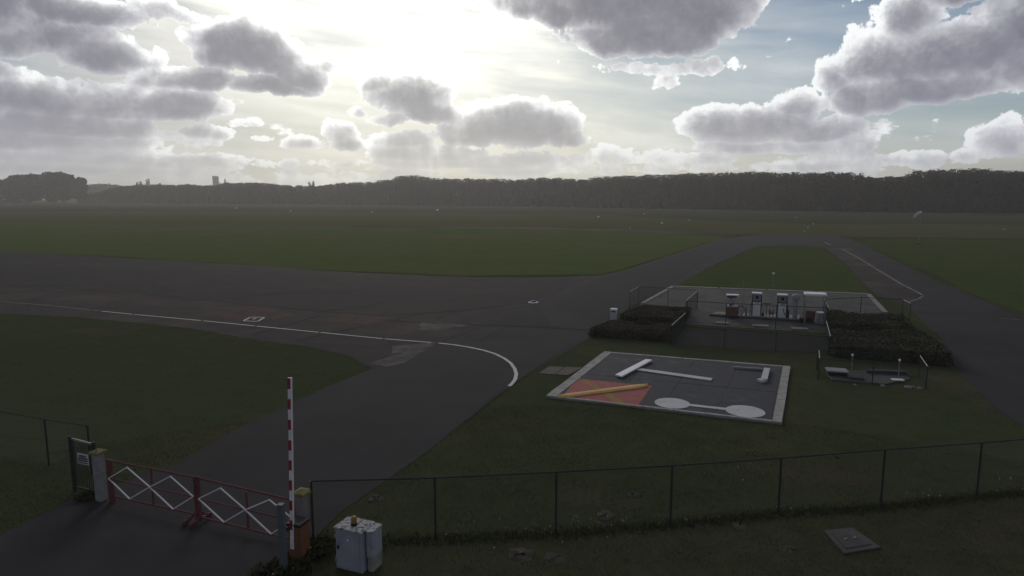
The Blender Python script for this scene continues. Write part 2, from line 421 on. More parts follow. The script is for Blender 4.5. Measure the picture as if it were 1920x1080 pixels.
class MB:
    """collects shapes given in site metres; build() links them as one mesh object"""
    def __init__(s):
        s.v = []; s.f = []

    def add(s, vs, fs):
        n = len(s.v)
        s.v += [tuple(x) for x in vs]
        s.f += [tuple(i + n for i in q) for q in fs]
        return s

    def hexa(s, b, t):
        """8 corners: four below, four above, both counter-clockwise"""
        return s.add(list(b) + list(t), [(3, 2, 1, 0), (4, 5, 6, 7), (0, 1, 5, 4), (1, 2, 6, 5), (2, 3, 7, 6), (3, 0, 4, 7)])

    def box(s, c, size, rz=0.0):
        cx, cy, cz = c; x, y, z = [q / 2 for q in size]
        co, si = math.cos(rz), math.sin(rz)
        q = [(cx + co * a - si * b, cy + si * a + co * b) for a, b in ((-x, -y), (x, -y), (x, y), (-x, y))]
        return s.hexa([(*p, cz - z) for p in q], [(*p, cz + z) for p in q])

    def bar(s, p, q, w, h=None, up=(0, 0, 1)):
        p = Vector(p); q = Vector(q); h = h or w
        d = (q - p).normalized(); up = Vector(up)
        if abs(d.dot(up)) > .98: up = Vector((1, 0, 0))
        r = d.cross(up).normalized(); u = r.cross(d)
        off = [r * a * w / 2 + u * b * h / 2 for a, b in ((-1, -1), (1, -1), (1, 1), (-1, 1))]
        return s.add([p + o for o in off] + [q + o for o in off],
                     [(0, 1, 2, 3), (7, 6, 5, 4), (4, 5, 1, 0), (5, 6, 2, 1), (6, 7, 3, 2), (7, 4, 0, 3)])

    def cyl(s, p, q, r0, r1=None, n=12):
        p = Vector(p); q = Vector(q); r1 = r0 if r1 is None else r1
        d = (q - p).normalized()
        a = Vector((1, 0, 0)) if abs(d.x) < .8 else Vector((0, 1, 0))
        a = (a - d * a.dot(d)).normalized(); b = d.cross(a)
        vs = []
        for c, r in ((p, r0), (q, r1)):
            for k in range(n):
                t = 2 * math.pi * k / n
                vs.append(c + (a * math.cos(t) + b * math.sin(t)) * r)
        fs = [(k, (k + 1) % n, n + (k + 1) % n, n + k) for k in range(n)]
        fs += [tuple(range(n - 1, -1, -1)), tuple(range(n, 2 * n))]
        return s.add(vs, fs)

    def lathe(s, c, prof, n=14):
        cx, cy, cz = c; vs = []; fs = []
        for r, z in prof:
            for k in range(n):
                t = 2 * math.pi * k / n
                vs.append((cx + r * math.cos(t), cy + r * math.sin(t), cz + z))
        for j in range(len(prof) - 1):
            for k in range(n):
                fs.append((j * n + k, j * n + (k + 1) % n, (j + 1) * n + (k + 1) % n, (j + 1) * n + k))
        fs.append(tuple(range(n - 1, -1, -1)))
        fs.append(tuple((len(prof) - 1) * n + k for k in range(n)))
        return s.add(vs, fs)

    def tube(s, pts, r, n=7):
        pts = [Vector(p) for p in pts]; vs = []; fs = []
        for i, p in enumerate(pts):
            d = (pts[min(i + 1, len(pts) - 1)] - pts[max(i - 1, 0)]).normalized()
            a = Vector((.13, .05, 1)) if abs(d.z) < .9 else Vector((1, .1, 0))
            a = (a - d * a.dot(d)).normalized(); b = d.cross(a)
            for k in range(n):
                t = 2 * math.pi * k / n
                vs.append(p + (a * math.cos(t) + b * math.sin(t)) * r)
        for j in range(len(pts) - 1):
            for k in range(n):
                fs.append((j * n + k, j * n + (k + 1) % n, (j + 1) * n + (k + 1) % n, (j + 1) * n + k))
        fs.append(tuple(range(n - 1, -1, -1))); fs.append(tuple((len(pts) - 1) * n + k for k in range(n)))
        return s.add(vs, fs)

    def prism(s, poly, z0, z1):
        n = len(poly)
        ar = sum(poly[i][0] * poly[(i + 1) % n][1] - poly[(i + 1) % n][0] * poly[i][1] for i in range(n))
        if ar < 0: poly = list(poly)[::-1]
        return s.add([(p[0], p[1], z0) for p in poly] + [(p[0], p[1], z1) for p in poly],
                     [tuple(range(n - 1, -1, -1)), tuple(range(n, 2 * n))] + [(k, (k + 1) % n, n + (k + 1) % n, n + k) for k in range(n)])

    def build(s, name, m, parent=None, smooth=False, bevel=0.0, kind=None):
        me = bpy.data.meshes.new(name)
        o = bpy.data.objects.new(name, me)
        off = Vector((0, 0, 0))
        if parent:
            o.parent = parent; off = world_loc(parent)
        me.from_pydata([tuple(Vector(v) - off) for v in s.v], [], s.f)
        me.materials.append(m if not isinstance(m, str) else M[m])
        if smooth:
            me.polygons.foreach_set('use_smooth', [True] * len(me.polygons))
        me.update()
        if bevel:
            md = o.modifiers.new('bevel', 'BEVEL'); md.width = bevel; md.segments = 2; md.limit_method = 'ANGLE'
        C.objects.link(o)
        if kind: o['kind'] = kind
        return o


def raw_mesh(name, verts, faces_n, m, parent=None, kind=None):
    """verts (N*k,3) with faces of k consecutive verts each"""
    k = faces_n
    me = bpy.data.meshes.new(name)
    nv = len(verts)
    off = np.array(world_loc(parent) if parent else (0, 0, 0), np.float32)
    me.vertices.add(nv); me.vertices.foreach_set('co', (verts - off).astype(np.float32).ravel())
    me.loops.add(nv); me.loops.foreach_set('vertex_index', np.arange(nv, dtype=np.int32))
    me.polygons.add(nv // k)
    me.polygons.foreach_set('loop_start', np.arange(0, nv, k, dtype=np.int32))
    me.materials.append(M[m])
    me.update(calc_edges=True); me.validate()
    o = bpy.data.objects.new(name, me)
    if parent: o.parent = parent
    C.objects.link(o)
    if kind: o['kind'] = kind
    return o


def leaf_quads(cent, size, rng, aspect=.75, flat=None):
    n = len(cent)
    d = rng.normal(size=(n, 3))
    if flat is not None: d[:, 2] *= flat
    d /= np.linalg.norm(d, axis=1)[:, None] + 1e-9
    e = rng.normal(size=(n, 3))
    if flat is not None: e[:, 2] *= flat
    e -= d * (d * e).sum(1)[:, None]; e /= np.linalg.norm(e, axis=1)[:, None] + 1e-9
    s = (np.asarray(size) * rng.uniform(.6, 1.3, n))[:, None] / 2
    a = d * s; b = e * s * aspect
    q = np.stack([cent - a - b * .6, cent + a * .3 - b, cent + a + b * .5, cent - a * .4 + b], 1)
    return q.reshape(-1, 3)


def inpoly(px, py, poly):
    ins = np.zeros(px.shape, bool); n = len(poly); j = n - 1
    for i in range(n):
        xi, yi = poly[i][0], poly[i][1]; xj, yj = poly[j][0], poly[j][1]
        c = ((yi > py) != (yj > py)) & (px < (xj - xi) * (py - yi) / (yj - yi + 1e-12) + xi)
        ins ^= c; j = i
    return ins


def ragged(poly, step, amp, seed):
    rr = random.Random(seed); out = []
    n = len(poly)
    for i in range(n):
        a = Vector(poly[i]); b = Vector(poly[(i + 1) % n])
        k = max(1, min(60, int((b - a).length / step)))
        for q in range(k):
            p = a.lerp(b, q / k)
            if q: p += Vector((rr.uniform(-amp, amp), rr.uniform(-amp, amp)))
            out.append(p)
    return out


def sheet(name, poly, z, m, kind='structure', rag=None, parent=None):
    poly = [Vector((p[0], p[1])) for p in poly]
    if rag: poly = ragged(poly, rag[0], rag[1], rag[2])
    bm = bmesh.new()
    off = world_loc(parent) if parent else Vector((0, 0, 0))
    vs = [bm.verts.new((p.x - off.x, p.y - off.y, z - off.z)) for p in poly]
    f = bm.faces.new(vs)
    f.normal_update()
    if f.normal.z < 0: f.normal_flip()
    bmesh.ops.triangulate(bm, faces=[f])
    me = bpy.data.meshes.new(name); bm.to_mesh(me); bm.free()
    me.materials.append(M[m])
    o = bpy.data.objects.new(name, me); C.objects.link(o)
    if parent: o.parent = parent
    elif kind: o['kind'] = kind
    return o


def P(*uv, z=0.0):
    return [G(u, v, z) for u, v in uv]


def ribbon(pts, w):
    pts = [Vector((p[0], p[1])) for p in pts]; l = []; r = []
    for i, p in enumerate(pts):
        d = (pts[min(i + 1, len(pts) - 1)] - pts[max(i - 1, 0)]).normalized()
        n = Vector((-d.y, d.x)) * w / 2
        l.append(p + n); r.append(p - n)
    return l + r[::-1]


# ------------------------------------------------------------------ ground
g = MB()
nseg = 64; RG = 1480
g.add([(0, 0, 0)] + [(RG * math.cos(2 * math.pi * k / nseg), RG * math.sin(2 * math.pi * k / nseg), 0) for k in range(nseg)],
      [(0, 1 + k, 1 + (k + 1) % nseg) for k in range(nseg)])
g.build('ground', 'lawn', kind='structure')

# far grass: the mown field and the browner grass runway beyond it
field = P((-60, 470), (200, 480), (640, 508), (860, 517), (1130, 514), (1300, 463), (1370, 445), (1180, 432), (850, 427), (430, 424), (-60, 414))
sheet('field', field, .004, 'field', rag=(6, .5, 3))
sheet('field', P((1270, 534), (1345, 496), (1418, 464), (1480, 463), (1543, 466), (1584, 497), (1620, 536), (1630, 548)), .004, 'turf', rag=(2, .1, 44))
sheet('field', P((1600, 452), (1720, 500), (1800, 540), (1990, 615), (2150, 640), (2150, 455), (1700, 448)), .004, 'turf', rag=(5, .4, 4))
meadow = P((-300, 414), (430, 424), (850, 427), (1180, 431), (1400, 440), (1620, 444), (2200, 446), (2200, 424), (1500, 420), (1100, 402), (500, 397), (-300, 395))
sheet('meadow', meadow, .008, 'meadow', rag=(16, 5, 5))
sheet('path', P((840, 425.5), (990, 426.5), (1180, 430.5), (1380, 440), (1380, 443), (1170, 433), (990, 428.5), (840, 427.3)), .012, 'apron_dark')

# hard surfaces
apron = P((-200, 465), (0, 472), (200, 482), (370, 492), (500, 499), (640, 510), (850, 519), (1000, 521), (1130, 517), (1190, 503),
          (1150, 560), (1110, 632), (960, 720), (700, 691), (640, 656), (500, 640), (350, 615), (150, 595), (0, 588), (-200, 572))
sheet('apron', apron, .004, 'apron', rag=(2.5, .12, 6))
sheet('apron', P((-200, 465), (0, 472), (200, 482), (370, 492), (640, 511), (860, 520), (1000, 523), (1120, 521), (1000, 566), (850, 583), (700, 592), (560, 582), (380, 562), (180, 540), (0, 533), (-200, 522)), .008, 'apron_dark', rag=(3, .3, 8))
road = P((-80, 1040), (60, 975), (130, 940), (330, 870), (430, 812), (560, 750), (700, 691), (735, 674), (820, 640), (935, 590), (1010, 561), (1120, 522), (1190, 501), (1300, 464), (1366, 446),
         (1420, 441), (1560, 441), (1600, 450), (1700, 499), (1785, 540), (1925, 598), (2120, 678), (2900, 998), (2540, 1105), (2120, 900), (1920, 802), (1860, 762), (1790, 690), (1770, 640), (1700, 575), (1640, 553), (1622, 535), (1585, 495), (1545, 464),
         (1480, 461), (1418, 462), (1345, 494), (1268, 536), (1230, 549), (1180, 575), (1150, 598), (1107, 632), (1010, 690), (960, 720), (870, 790), (800, 848), (740, 890), (640, 960), (560, 1040), (500, 1110), (300, 1300), (-400, 1300))
sheet('road', road, .012, 'asphalt', rag=(1.6, .07, 9))
sheet('road_patch', P((925, 605), (1005, 569), (1035, 612)), .016, 'asphalt_new')
sheet('road_patch', P((1035, 571), (1110, 532), (1250, 480), (1366, 448), (1400, 450), (1340, 478), (1262, 532), (1175, 574), (1128, 612)), .016, 'asphalt_new', rag=(3, .05, 2))
sheet('road_patch', P((1546, 466), (1592, 464), (1700, 535), (1732, 556), (1700, 568), (1645, 552), (1622, 534), (1586, 496)), .016, 'apron', rag=(2, .06, 12))
sheet('road_patch', P((690, 683), (820, 641), (800, 655), (760, 680), (725, 688)), .016, 'pale_patch', rag=(.5, .12, 13))
sheet('road_patch', P((735, 650), (815, 642), (790, 660), (735, 664)), .020, 'pale_patch', rag=(.5, .12, 14))
sheet('road_patch', P((790, 605), (815, 602), (880, 609), (820, 619), (785, 619)), .012, 'pale_patch', rag=(.8, .2, 15))
sheet('road_patch', P((640, 595), (735, 597), (745, 601), (690, 615), (660, 606), (560, 600)), .012, 'rust_stain', rag=(.6, .22, 16))
sheet('road_patch', P((380, 585), (480, 575), (560, 590), (520, 602), (420, 597)), .012, 'rust_stain', rag=(.6, .25, 17))
sheet('road_patch', P((560, 640), (700, 648), (735, 672), (700, 690), (640, 664), (575, 650)), .012, 'apron_dark', rag=(.6, .2, 18))

# joints between the old concrete bays
for q, w, mm in (([(0, 536), (90, 538), (190, 545), (380, 563), (530, 577), (720, 593)], .14, 'joint_pale'),
                 ([(190, 531), (75, 538)], .2, 'joint_pale'),
                 ([(380, 563), (275, 594)], .18, 'joint_pale'), ([(500, 581), (455, 588)], .2, 'joint_pale'),
                 ([(1000, 566), (870, 582), (700, 593)], .16, 'joint_pale'), ([(985, 572), (905, 613), (812, 646)], .14, 'joint'),
                 ([(790, 588), (680, 612), (560, 637)], .12, 'joint'), ([(710, 600), (920, 611), (1090, 618)], .12, 'joint'),
                 ([(610, 588), (530, 612), (470, 628)], .12, 'joint'), ([(850, 584), (810, 603)], .12, 'joint'),
                 ([(560, 545), (640, 549), (760, 532)], .12, 'joint'), ([(420, 560), (560, 548)], .12, 'joint'),
                 ([(780, 550), (700, 572), (600, 585)], .14, 'joint'), ([(250, 557), (170, 580)], .12, 'joint'),
                 ([(1000, 567), (1120, 521), (1190, 503), (1310, 463)], .18, 'joint_pale'),
                 ([(920, 608), (1040, 614), (1100, 620)], .1, 'joint'), ([(870, 792), (960, 722), (1080, 640)], .1, 'joint'),
                 ([(900, 640), (1000, 590)], .04, 'joint')):
    sheet('pavement_joint', ribbon(P(*q), w), .024, mm)

# painted lines
pts = [(-60, 562), (0, 566), (100, 574), (190, 584), (250, 590), (380, 602), (480, 612), (600, 624), (720, 636), (810, 643)]
for i in range(len(pts) - 1):
    a = G(*pts[i]); b = G(*pts[i + 1])
    sheet('painted_line', ribbon([a.lerp(b, .015), b.lerp(a, .02)], .15), .028, 'line_old' if pts[i][0] < 180 else 'line')
sheet('painted_line', ribbon(P((822, 644), (850, 647), (878, 651.5), (905, 657), (928, 664), (946, 673), (958, 682), (965, 692), (968, 702), (966, 712), (961, 719), (955, 725)), .17), .028, 'line')
sheet('painted_line', ribbon(P((1546, 454), (1558, 460)), .28), .028, 'line_old')
sheet('painted_line', ribbon(P((1578, 467), (1610, 484), (1650, 509), (1690, 533), (1718, 547), (1730, 554)), .22), .028, 'line_old')
sheet('painted_line', ribbon(P((1730, 556), (1722, 561), (1705, 566)), .16), .028, 'line_old')
sheet('painted_line', ribbon(P((1876, 597), (1912, 600)), .14), .028, 'line_old')
# small hollow square painted on the apron
sq = thing('painted_square', 'small white hollow square with a spot, painted on the old apron', 'ground marking', G(476, 598, .028))
c = P((456, 601.5), (483, 602.5), (496, 595), (470, 594.5), z=.028)
for i in range(4):
    sheet('painted_stroke', ribbon([c[i].lerp(c[(i + 1) % 4], .04), c[(i + 1) % 4].lerp(c[i], .04)], .15), .028 + .001 * (i % 2), 'line', parent=sq)
sheet('painted_spot', ribbon(P((474, 599.3), (480, 597.5)), .16), .028, 'line', parent=sq)

# ------------------------------------------------------------------ haze
hz = MB(); hz.box((0, 0, 24), (3000, 3000, 50))
ho = hz.build('haze', 'dark'); ho['kind'] = 'stuff'
hm = bpy.data.materials.new('haze'); hm.use_nodes = True
nt = hm.node_tree
for n in list(nt.nodes): nt.nodes.remove(n)
o_ = nt.nodes.new('ShaderNodeOutputMaterial'); pv = nt.nodes.new('ShaderNodeVolumePrincipled')
pv.inputs['Color'].default_value = (.94, .92, .90, 1)
pv.inputs['Density'].default_value = .00042
pv.inputs['Anisotropy'].default_value = .5
nt.links.new(pv.outputs[0], o_.inputs['Volume'])
ho.data.materials.clear(); ho.data.materials.append(hm)

# ------------------------------------------------------------------ far woods and trees
BASE = [(-260, 380), (210, 381), (640, 384), (960, 387), (1280, 392), (1600, 397), (1920, 400), (2300, 404)]
TOP = [(-260, 352), (150, 348), (205, 352), (250, 346), (300, 347), (340, 346), (350, 343), (375, 347), (402, 348), (415, 343), (440, 341), (500, 342), (520, 346), (560, 347), (590, 348), (620, 344), (640, 342), (700, 340), (735, 335),
       (750, 329), (790, 327), (805, 333), (900, 334), (980, 336), (1000, 332), (1020, 331), (1060, 333), (1085, 336), (1100, 336), (1115, 331), (1200, 327), (1280, 324), (1350, 323),
       (1420, 321), (1500, 322), (1580, 320), (1600, 325), (1640, 331), (1690, 329), (1712, 319), (1790, 316), (1850, 314), (1875, 319), (1920, 317), (2300, 322)]


def interp(tab, x):
    return float(np.interp(x, [t[0] for t in tab], [t[1] for t in tab]))


rng = np.random.default_rng(5)
cents = []; sizes = []; trunks = MB(); cores = MB()
u = 214.0
while u < 2240:
    bp = G(u, interp(BASE, u))
    dist = bp.length
    for row in range(4):
        uu = u + random.uniform(-4, 4)
        b0 = G(uu, interp(BASE, uu))
        dirv = Vector((b0.x, b0.y, 0)).normalized()
        p = b0 + dirv * (row * 8 + random.uniform(0, 5))
        h = HT(p, interp(TOP, uu)) * random.uniform(.93, 1.0) * (1 if row else .93)
        h -= .2
        w = h * random.uniform(.20, .34)
        n = 420 if row == 0 else (320 if row == 1 else 240)
        t = rng.random(n) ** (.7 if row < 2 else .4)      # 0 bottom .. 1 top
        zc = h * (0.03 + .97 * t) if row < 2 else h * (.4 + .6 * t)
        rel = zc / h
        prof = np.sqrt(np.clip(1 - ((rel - .45) / .56) ** 2, .02, 1)) * w * 1.15
        ph = rng.random(n) * 2 * np.pi
        lump = 1 + .28 * np.sin(ph * 3 + rel * 9 + u) + .15 * np.sin(ph * 5 - rel * 14)
        rr = prof * lump * np.sqrt(rng.uniform(.45, 1.0, n))
        cents.append(np.stack([p.x + rr * np.cos(ph), p.y + rr * np.sin(ph), zc], 1))
        sizes.append(np.full(n, 1.0) * (.75 + 1.3 * (1 - rel) ** 1.2))
        # feathery leader shoots on the skyline
        k = 46
        cx_ = p.x + rng.normal(size=3) * w * .4; q_ = rng.integers(0, 3, k); hq = h * (1.0 + rng.uniform(-.03, .035, 3))[q_]
        f_ = rng.random(k) ** .7
        cents.append(np.stack([cx_[q_] + rng.normal(size=k) * w * .22 * (1.1 - f_), p.y + rng.normal(size=k) * w * .25, hq - (1 - f_) * h * .16], 1)); sizes.append(np.full(k, .62))
        cores.lathe((p.x, p.y, 0), [(w * .75 * k1, h * z1) for z1, k1 in ((.0, .6), (.15, .8), (.4, .9), (.65, .78), (.8, .52), (.9, .16))], 7)
        if row == 0:
            trunks.cyl(p, p + Vector((0, 0, h * .7)), .28, .1, 5)
    u += 5.2 * F / bp.y * random.uniform(.8, 1.2)
cents = np.concatenate(cents); sizes = np.concatenate(sizes)
fo = raw_mesh('forest', leaf_quads(cents, sizes, rng), 4, 'leaf', kind='stuff')
to = trunks.build('forest_trunks', 'bark', parent=fo, kind='stuff')
cores.v = [(x + random.uniform(-.5, .5), y + random.uniform(-.5, .5), z) for x, y, z in cores.v]
cores.build('inner_foliage', 'leaf', parent=fo, kind='stuff')
del cents, sizes


def tree(name, label, p, h, w, n, size, shape='round', m='leaf', group=None, seed=1, low=.12):
    rg = np.random.default_rng(seed)
    t = thing(name, label, 'tree', p, group)
    tm = MB(); tm.cyl(p, p + Vector((0, 0, h * .82)), max(.12, h * .018), .05, 7)
    for k in range(5):
        a = rg.uniform(0, 6.28); z = h * rg.uniform(.3, .6)
        tm.cyl(p + Vector((0, 0, z)), p + Vector((math.cos(a) * w * .32, math.sin(a) * w * .32, z + h * .2)), h * .008, .04, 5)
    tm.build('trunk', 'bark', t)
    nc = 13 if shape == 'round' else 8
    cs = []; ss = []
    for k in range(nc):
        if shape == 'round':
            a = rg.uniform(0, 6.28); rr = w * .5 * math.sqrt(rg.uniform(0, 1)) * .72; z = h * rg.uniform(max(low, .2), .86)
            rr *= math.sqrt(max(.15, 1 - ((z / h - .5) / .55) ** 2)); br = w * rg.uniform(.2, .3); bz = br * .9
            bz = min(bz, h - z)
        else:
            a = rg.uniform(0, 6.28); rr = w * .12; z = h * (.12 + .8 * k / nc); br = w * .42 * (1 - .55 * abs(k / nc - .4)); bz = h * .12
        c = np.array((p.x + rr * math.cos(a), p.y + rr * math.sin(a), p.z + z))
        d = rg.normal(size=(n // nc, 3)); d /= np.linalg.norm(d, axis=1)[:, None]
        d *= rg.uniform(.5, 1.0, n // nc)[:, None] ** .5
        cs.append(c + d * np.array((br, br, bz))); ss.append(np.full(n // nc, size))
    cs = np.concatenate(cs); cs[:, 2] = np.maximum(cs[:, 2], p.z + .3)
    raw_mesh('crown', leaf_quads(cs, np.concatenate(ss), rg), 4, m, t)
    return t


# clump of tall broadleaf trees at the far left
lab = ['far left broadleaf tree cut off by the picture edge in the tall clump', 'lower broadleaf tree second from the edge in the tall left clump', 'broad tree with a rounded top in the middle of the left clump',
       'tallest tree of the dark clump left of the church tower', 'dense tree right of the tallest one in the left clump', 'last tree of the left clump, its crown sloping down to the right']
for k, (u, vt, wp) in enumerate(((-20, 333, 66), (22, 328, 58), (56, 325, 52), (93, 322.5, 54), (120, 325, 44), (140, 332, 30))):
    b = G(u, 381.5); b = Vector((b.x, b.y + (k % 2) * 9, 0))
    tree('broadleaf_tree', lab[k], b, HT(b, vt), wp * b.y / F, 3600, 2.5, 'round', 'leaf_far', 'tall clump of trees at the left field edge', 20 + k, .05)
# low scrub and far rise seen between the clump and the wood
lab = ['low pale bush just right of the tall left clump', 'wide low bush in the gap between clump and wood', 'low dark bush at the left end of the long wood', 'rounded bush behind the gap beside the left clump']
for k, (u, vt, wp) in enumerate(((165, 363, 34), (188, 360, 40), (205, 356, 36), (176, 350, 50))):
    b = G(u, 381 if k < 3 else 377.5)
    tree('field_bush', lab[k], b, HT(b, vt), wp * b.y / F, 600, 2.0, 'round', 'leaf_far', 'bushes in the gap of the far tree line', 40 + k, .02)
hill = []
hm_ = MB()
for u in range(80, 460, 12):
    x, y, d = raydir(u, 366)
    p = Vector((x / y * 1050, 1050, 0))
    z = HT(p, 346.5 + 2 * math.sin(u * .06) + (u - 155) * .012)
    hill.append((p.x, z))
n = len(hill)
hm_.add([(x, 1050, -.5) for x, z in hill] + [(x, 1070, z) for x, z in hill] + [(x * 1.1, 1300, -.5) for x, z in hill],
        [(i, i + 1, n + i + 1, n + i) for i in range(n - 1)] + [(n + i, n + i + 1, 2 * n + i + 1, 2 * n + i) for i in range(n - 1)])
hm_.build('hill', 'meadow', kind='structure')
hc = []
for x, z in hill:
    for _ in range(46):
        hc.append((x + rng.uniform(-6, 6), 1062 + rng.uniform(-8, 8), z + rng.uniform(-8, .6)))
raw_mesh('woods', leaf_quads(np.array(hc), np.full(len(hc), 3.2), rng), 4, 'leaf_far', kind='stuff')
# poplars and trees standing out of the skyline
sk = [(258, 339, 5, 'thin'), (266, 337.5, 6, 'thin'), (278, 332, 8, 'thin'), (292, 338, 12, 'round'), (301, 340, 5, 'thin'), (582, 338, 5, 'thin'), (589, 337, 5, 'thin')]
lab = ['small dark tree leftmost of the skyline row left of the church tower', 'dark skyline tree close beside the tall oval one', 'tall oval tree standing highest of the skyline row left of the tower',
       'rounded pale tree right of the tall oval skyline tree', 'slender tree at the right end of the skyline row left of the tower', 'first of two slim poplars on the skyline right of the tower', 'second slim poplar on the skyline, just right of its twin']
for k, (u, vt, wp, shp) in enumerate(sk):
    x, y, d = raydir(u, 366)
    p = Vector((x / y * 800, 800, 0))
    tree('poplar_tree' if shp == 'thin' else 'skyline_tree', lab[k], p, HT(p, vt), wp * 800 / F * (1.4 if shp == 'thin' else 1), 420, 1.5, shp, 'leaf_far', 'trees rising above the far skyline', 60 + k, .3)

# ------------------------------------------------------------------ distant church
def at_dist(u, dist):
    x, y, d = raydir(u, 366)
    return Vector((x / y * dist, dist, 0))


p = at_dist(406, 1300); s = 1300 / F
ht = HT(p, 331.5)
t = thing('church_tower', 'pale square church tower with a parapet above the far trees', 'church tower', p)
tw_ = MB().box((p.x, p.y, ht / 2), (8.2 * s, 8.2 * s, ht)).build('wall', 'stone', t)
MB().box((p.x, p.y, ht + .35), (8.9 * s, 8.9 * s, .7)).build('cornice', 'stone', t)
for dx in (-3.2, 0, 3.2):
    MB().box((p.x + dx * s, p.y - 4.15 * s, ht + 1.3), (1.5 * s, .6, 1.2)).build('parapet_block', 'stone', t)
for dx in (-1.9, 1.9):
    MB().box((p.x + dx * s, p.y - 4.12 * s, ht - 4.0), (1.3 * s, .12, 4.2)).build('belfry_opening', 'dark', tw_)
    MB().box((p.x + dx * s, p.y - 4.12 * s, ht - 9.6), (1.1 * s, .12, 2.2)).build('window', 'dark', tw_)
p = at_dist(423.5, 1300); ht = HT(p, 339.5)
t = thing('church_spire', 'small dark turret with pointed roof right of the church tower', 'turret', p)
MB().box((p.x, p.y, ht / 2), (2.6 * s, 2.6 * s, ht)).build('wall', 'stone', t)
MB().lathe((p.x, p.y, ht), [(2.0 * s, 0), (1.9 * s, .4), (.9 * s, 2.6), (.15, 5.4)], 8).build('spire', 'slate', t)
p0 = at_dist(417, 1308); ht = HT(p0, 344.5)
t = thing('church_nave', 'dark long roof between the church tower and the turret', 'church', p0)
MB().box((p0.x, p0.y, ht / 2 - 1), (18 * s, 9, ht - 2)).build('wall', 'stone', t)
q = MB(); hw = 9.4 * s
q.add([(p0.x - hw, p0.y - 5, ht - 2), (p0.x + hw, p0.y - 5, ht - 2), (p0.x + hw, p0.y + 5, ht - 2), (p0.x - hw, p0.y + 5, ht - 2), (p0.x - hw, p0.y, ht + .4), (p0.x + hw, p0.y, ht + .4)],
      [(0, 1, 5, 4), (2, 3, 4, 5), (1, 2, 5), (3, 0, 4), (3, 2, 1, 0)])
q.build('roof', 'slate', t)

# ------------------------------------------------------------------ runway markers and windsock on the field
mk = [(443, 391), (820, 394.5), (1122, 407.5), (1208, 401.5), (1241, 419), (1181, 427.5), (1292, 413.5), (1492, 408.5), (1525, 420.5), (1515, 427.5), (1508, 434.5), (1883, 430.5), (698, 398), (545, 396)]
ml = ['white runway marker at the far left below the church tower', 'bright white runway marker on the far field left of centre', 'brightest white runway marker in the middle of the far field',
      'faint marker near the wood beyond the middle of the field', 'white marker nearest the narrow path, right of centre', 'small white marker beside the end of the narrow path',
      'white marker in the brown grass above the taxiway', 'wide pale marker below the wood beyond the taxiway bend', 'farthest of three markers lined up beyond the taxiway bend',
      'middle one of three markers beyond the taxiway bend', 'nearest of three markers beyond the taxiway bend', 'pale marker in the grass right of the windsock', 'faint marker left of the bright one on the far field', 'faint marker in the far grass right of the tower']
for (u, v), l in zip(mk, ml):
    p = G(u, v); k = p.y / F
    bright = v in (394.5, 407.5, 419)
    t = thing('runway_marker', l, 'runway marker', p, 'white markers set out along the grass runway')
    w = (2.2 if bright else 1.5) * k
    h = (2.4 if bright else 1.6) * k
    q = MB()
    q.add([(p.x - w, p.y - h * .5, .02), (p.x + w, p.y - h * .5, .02), (p.x + w, p.y + h * .5, .02), (p.x - w, p.y + h * .5, .02), (p.x - w * .8, p.y, h), (p.x + w * .8, p.y, h)],
          [(0, 1, 5, 4), (2, 3, 4, 5), (1, 2, 5), (3, 0, 4), (3, 2, 1, 0)])
    q.build('board', 'white' if bright else 'white_flat', t)

p = G(1722, 457)
t = thing('windsock', 'white windsock hanging limp from its tall pole on the field', 'windsock', p)
hs = HT(p, 399)
MB().cyl(p, (p.x, p.y, hs), .075, .055, 10).build('pole', 'steel', t)
MB().lathe((p.x, p.y, 0), [(.35, 0), (.35, .1), (.15, .18)], 12).build('foot', 'green_metal', t)
MB().tube([(p.x - .02 + .36 * math.cos(a), p.y + .36 * math.sin(a), hs - .1) for a in np.linspace(0, 6.28, 14)], .03, 6).build('hoop', 'steel', t)
def ring(c, d, r, n=12):
    d = d.normalized(); a = Vector((0, 1, 0)); b = d.cross(a).normalized()
    return [c + (a * math.cos(2 * math.pi * k / n) + b * math.sin(2 * math.pi * k / n)) * r for k in range(n)]
path_ = [(.05, 0, .34), (-.32, -.10, .32), (-.66, -.32, .29), (-.9, -.62, .26), (-.98, -.95, .22)]
for i in range(4):
    a, b = path_[i], path_[i + 1]
    ca = Vector((p.x + a[0] - .05, p.y, hs + a[1])); cb = Vector((p.x + b[0] - .05, p.y, hs + b[1]))
    ra = ring(ca, cb - ca, a[2]); rb = ring(cb, cb - ca, b[2])
    q = MB(); q.add(ra + rb, [(k, (k + 1) % 12, 12 + (k + 1) % 12, 12 + k) for k in range(12)])
    q.build('sock_band', 'white_flat', t, smooth=True)

